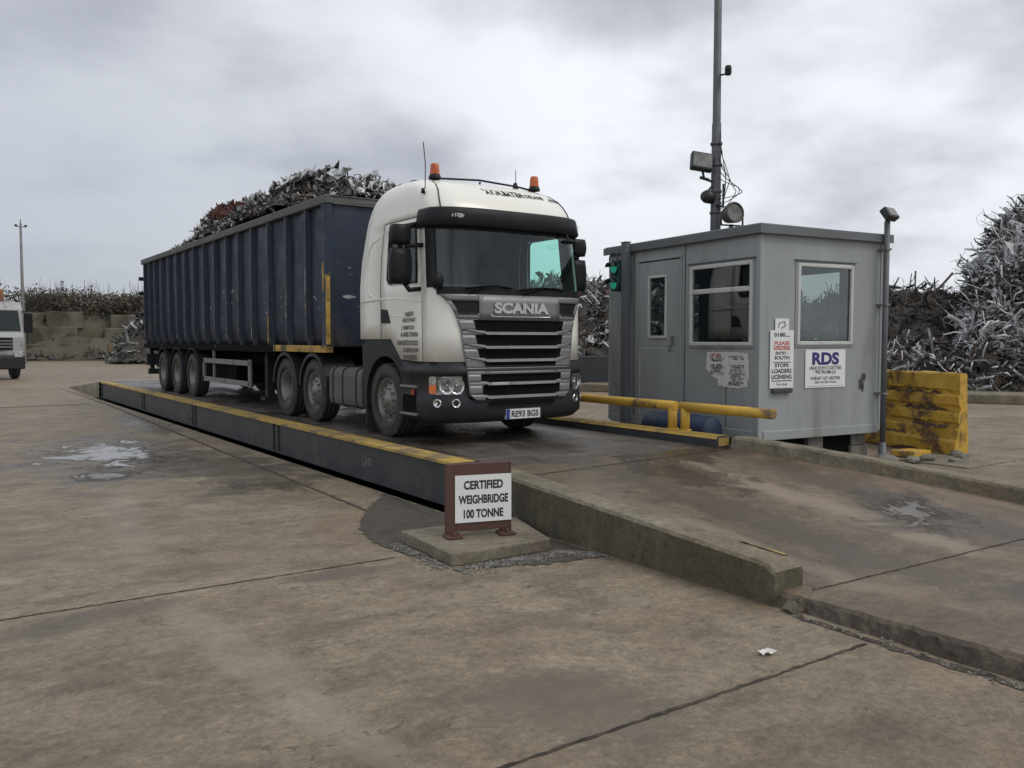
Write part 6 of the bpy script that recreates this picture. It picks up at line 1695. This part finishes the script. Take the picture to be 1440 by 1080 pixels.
# scrub on the bank: twig shrubs, individually standing ones + a hedge mass
def shrub_geo(n_tw, h, w, rr):
    mb = MB()
    for k in range(n_tw):
        a_ = rr.uniform(0, 6.283); sp_ = rr.uniform(0, w / 2); hh = h * rr.uniform(.45, 1.0) * (1 - .35 * sp_ / (w / 2))
        p0 = Vector((math.cos(a_) * sp_ * .3, math.sin(a_) * sp_ * .3, 0)); p1 = Vector((math.cos(a_) * sp_ * .8, math.sin(a_) * sp_ * .8, hh * .6)); p2 = Vector((math.cos(a_) * sp_ * 1.1 + rr.uniform(-.2, .2), math.sin(a_) * sp_ * 1.1, hh))
        mb.tube([p0, p1, p2], .045, 3, r2=.012, cap=False)
        for q in range(4):
            s_ = p0.lerp(p2, rr.uniform(.4, .9)); mb.tube([s_, s_ + Vector((rr.uniform(-.6, .6), rr.uniform(-.6, .6), rr.uniform(.2, .8)))], .022, 3, r2=.008, cap=False)
    return mb


def leaf_cards(mb, n, h, w, rr, z0=.2):
    for k in range(n):
        a_ = rr.uniform(0, 6.283); r1 = (rr.random() ** .5) * w / 2; z = z0 + rr.random() * h * (1 - (r1 / (w / 2)) ** 2 * .6)
        c_ = Vector((math.cos(a_) * r1, math.sin(a_) * r1, z)); d = Vector((rr.gauss(0, 1), rr.gauss(0, 1), rr.gauss(0, 1))).normalized(); e_ = d.orthogonal().normalized(); s_ = rr.uniform(.08, .22)
        mb.add([c_ - d * s_, c_ + e_ * s_ * .6, c_ + d * s_, c_ - e_ * s_ * .6], [(0, 1, 2, 3)], 1, False)


SH = [(55, 3.2, 2.4, 'bare'), (75, 2.6, 3.4, 'bushy'), (92, 3.8, 1.6, 'bare'), (112, 2.2, 3.4, 'bushy'), (128, 3.2, 2.6, 'bare'), (150, 2.4, 4, 'bushy'), (168, 2.3, 3.2, 'bushy'), (186, 2.4, 3.6, 'bushy'), (66, 2.3, 3, 'bushy'), (196, 2.6, 3, 'bare'), (44, 3.0, 2.6, 'bare')]
SL = ['bare twiggy shrub nearest the lamp mast on the bank', 'bushy brown shrub second from the mast on the bank', 'thin tall bare sapling on the bank above the block wall', 'low bushy shrub behind the thin sapling on the bank', 'bare wide-spreading shrub in the middle of the bank',
      'broad dark shrub left of the trailer on the bank', 'rounded dark shrub further right on the bank', 'dense shrub just left of the trailer rear', 'small brown shrub between bare ones on the bank', 'bare shrub half hidden by the trailer rear', 'bare shrub just behind the distant lamp mast']
for i, (px, h_, w_, kind) in enumerate(SH):
    p, _ = frame(px, 88 + (i % 3) * 2); rr = random.Random(i)
    t = thing('shrub', (p[0], p[1], 4.1), SL[i], 'shrub', 'scrub growing on the bank', local=True)
    mb = shrub_geo(26 if kind == 'bare' else 22, h_, w_, rr); mb.build('stem', 'twig', t, fix=False)
    mb = MB(); leaf_cards(mb, 60 if kind == 'bare' else 520, h_ * .85, w_, rr); mb.build('foliage', ['scrub_leaf', 'scrub_leaf'], t, fix=False)
rr = random.Random(77); mb = MB()
for k in range(26000):
    a_ = rr.uniform(-60, 55); b = rr.uniform(5, 12) if k < 21000 else rr.uniform(1.8, 5); hh = .45 if k >= 21000 else 1.3 + 1.2 * float(vnoise(a_, b, .35)) + .6 * float(vnoise(a_, b, 1.3)); z = float(np.interp(b, [1.3, 1.8, 3.3, 5, 60], [2.2, 2.9, 3.9, 4.1, 4.1])) + rr.random() * hh
    if k >= 24000: b = rr.gauss(.2, .5); z = abs(rr.gauss(0, .35)) + (1.5 if rr.random() < .45 else 0) + (1.4 if rr.random() < .3 else 0) * (vnoise(a_, 1, .3) > .45)
    if k >= 24000 and vnoise(a_, z, .5) < .5: continue
    p = o0 + ax * a_ + bx_ * b; c_ = Vector((p[0], p[1], z)); d = Vector((rr.gauss(0, 1), rr.gauss(0, 1), rr.gauss(0, 1))).normalized(); e_ = d.orthogonal().normalized(); s_ = rr.uniform(.07, .22)
    mb.add([c_ - d * s_, c_ + e_ * s_ * .55, c_ + d * s_, c_ - e_ * s_ * .55], [(0, 1, 2, 3)], 0, False)
for k in range(900):
    a_ = rr.uniform(-60, 55); b = rr.uniform(5, 12); p = o0 + ax * a_ + bx_ * b; q = Vector((p[0], p[1], 4.0)); mb.tube([q, q + Vector((rr.uniform(-.5, .5), rr.uniform(-.5, .5), rr.uniform(1.5, 3.6)))], .035, 3, r2=.01, cap=False, mi=1)
tag(mb.build('scrub_hedge', ['scrub_leaf', 'twig'], fix=False), kind='stuff')

# distant lamp mast
p, _ = frame(34.5, 76)
t = thing('lamp_mast', (p[0], p[1], 0), 'thin distant grey lamp mast standing before the block wall', 'lamp mast', local=True)
mb = MB(); mb.lathe([(0, .15), (5, .12), (10.7, .08), (10.7, .001)], 'Z', (0, 0, 0), 10); mb.build('pole', 'galvanised', t)
mb = MB(); mb.box(-.38, .38, -.04, .04, 10.4, 10.45)
for x_ in (-.32, .34): mb.box(x_ - .09, x_ + .09, -.12, .08, 10.45, 10.57)
mb.tube([(0, 0, 10.6), (0, 0, 11.0)], .03, 5); mb.build('lamp_head', 'traffic_black', t)


# distant lorry at the left edge (only its right half is in frame)
p, ax2 = frame(-17, 46)
fd = -vdir(-4)                      # faces the camera, turned a little to the right
t = thing('parked_lorry', (p[0], p[1], 0), 'dirty white lorry with an orange headboard cut by the left picture edge', 'lorry', rz=math.atan2(fd[1], fd[0]) + math.pi / 2 + R(14), local=True)
t.scale = (1, 1, 1.12)
# local: -Y forward, X right-of-picture
mb = MB(); pr = [(-.95, .75), (-1.25, 1.0), (-1.27, 1.75), (-1.15, 1.85), (-1.0, 2.85), (-.8, 3.15), (1.0, 3.2), (1.0, .9), (.6, .75)]
mb.prism(pr, 'X', -1.22, 1.22); mb.build('cab_body', 'far_cab_white', t, bevel=.08, seg=3)
mb = MB(); mb.hexa([(-1.08, -1.14, 1.95), (1.08, -1.14, 1.95), (-1.08, -.9, 1.95), (1.08, -.9, 1.95), (-1.02, -1.02, 2.8), (1.02, -1.02, 2.8), (-1.0, -.8, 2.8), (1.0, -.8, 2.8)]); mb.build('windscreen', 'pane_dark', t)
for s_ in (-1, 1):
    mb = MB(); x = sorted((s_ * 1.215, s_ * 1.235)); mb.box(*x, -.75, .1, 1.95, 2.7); mb.build('side_window', 'pane_dark', t)
    mb = MB(); x = sorted((s_ * 1.25, s_ * 1.58)); mb.box(*x, -1.15, -.98, 1.9, 2.7); mb.tube([(s_ * 1.15, -1.0, 2.75), (s_ * 1.4, -1.1, 2.75)], .03, 6); mb.build('mirror', 'black_plastic', t, bevel=.04)
    mb = MB(); x = sorted((s_ * .75, s_ * 1.1)); mb.box(*x, -1.30, -1.24, .92, 1.15); mb.build('headlight', 'reflector', t)
    mb = MB(); mb.lathe([(-.15, .001), (-.15, .28), (-.15, .45), (-.1, .5), (.1, .5), (.15, .45), (.15, .001)], 'X', (s_ * 1.05, -.1, .5), 24); mb.build('wheel', 'rubber', t)
    mb = MB(); mb.lathe([(-.15, .001), (-.15, .28), (-.15, .45), (-.1, .5), (.1, .5), (.15, .45), (.15, .001)], 'X', (s_ * 1.05, 4.3, .5), 24); mb.build('wheel', 'rubber', t)
mb = MB(); mb.box(-.7, .7, -1.29, -1.25, 1.2, 1.7)
for z in (1.3, 1.42, 1.54): mb.box(-.68, .68, -1.32, -1.29, z, z + .05, mi=1)
mb.build('grille', ['black_plastic', 'silver_paint'], t)
mb = MB(); mb.box(-1.2, 1.2, -1.30, -.7, .42, .95); mb.build('bumper', 'charcoal_plastic', t, bevel=.06)
mb = MB(); mb.box(-1.2, 1.2, 1.2, 6.5, 1.1, 2.6); mb.box(-.5, .5, .9, 6.4, .8, 1.1); mb.build('body', 'container_dark', t, bevel=.04)
mb = MB(); mb.box(-1.15, 1.0, 1.0, 1.4, 2.4, 3.75); mb.box(-1.1, .7, 1.45, 4.0, 2.6, 4.1); mb.build('headboard', 'orange_tarp', t, bevel=.08)
mb = MB(); mb.tube([(.5, 1.4, 2.5), (.6, 1.5, 4.3), (.2, 1.6, 4.7)], .16, 8); mb.build('crane_post', 'traffic_black', t)

# crates and yellow machine by the wall, heap beside them
p, _ = frame(172, 80); t = thing('wooden_crate', (p[0], p[1], 0), 'small wooden crate standing by the block wall left of the trailer', 'crate', local=True)
mb = MB()
for z in (.1, .45, .8, 1.15): mb.box(-1.1, 1.1, -.55, -.5, z, z + .25); mb.box(-1.1, 1.1, .5, .55, z, z + .25)
for x in (-1.1, 0, 1.0): mb.box(x, x + .1, -.49, .49, 0, 1.45)
mb.build('boards', 'wood', t)
p, _ = frame(187, 78); t = thing('yellow_loader', (p[0], p[1], 0), 'tiny yellow machine beside the wooden crate next to the trailer rear', 'machine', local=True, rz=R(20))
mb = MB(); mb.box(-.5, .5, -1, 1, .5, 1.3); mb.box(-.45, .45, -.2, .6, 1.3, 2.0); mb.build('body', 'hivis_yellow', t, bevel=.1)
mb = MB(); mb.box(-.4, .4, -.22, -.2, 1.4, 1.9); mb.build('window', 'pane_dark', t)
mb = MB(); mb.prism([(-1.6, .1), (-1.1, .1), (-1.1, .8), (-1.3, .75)], 'X', -.7, .7); mb.build('bucket', 'galvanised', t)
for x in (-.55, .55):
    for y in (-.6, .6): mb = MB(); mb.lathe([(-.12, .001), (-.12, .36), (.12, .36), (.12, .001)], 'X', (x, y, .36), 16); mb.build('wheel', 'rubber', t)
o0b, axb = frame(197, 72)
o = heap('far_scrap_heap', o0b, axb, (-2.2, 9), (-2, 4), lambda a, b: np.interp(a, [-2.2, -1, 1, 6, 9], [0, 2.2, 4.4, 4.5, 1]) * np.clip(1 - (np.abs(b - 1) / 3.2) ** 2, 0, 1), 900, (.3, 1.3), (.06, .3), ['scrap_mid', 'scrap_dark', 'scrap_light'], [4, 5, 1.2], 'mound_dark', cell=.4, rough=.8)
tag(o, 'grey scrap heap far off just left of the trailer rear wheels', 'scrap heap', kind='stuff')
# debris row along the foot of the wall
o = heap('wall_foot_debris', o0 - bx_ * 1.5, ax, (-30, 14), (-.8, 1.2), lambda a, b: (.15 + .5 * vnoise(a, b, .6)) * np.clip(1 - (b / 1.0) ** 2, 0, 1), 900, (.3, .9), (.05, .25), ['scrap_dark', 'scrap_rust', 'scrap_mid'], [4, 3, 1], 'mound_dark', cell=.5, rough=.3, hmin=.05)
tag(o, 'low line of debris along the foot of the block wall', 'debris', kind='stuff')
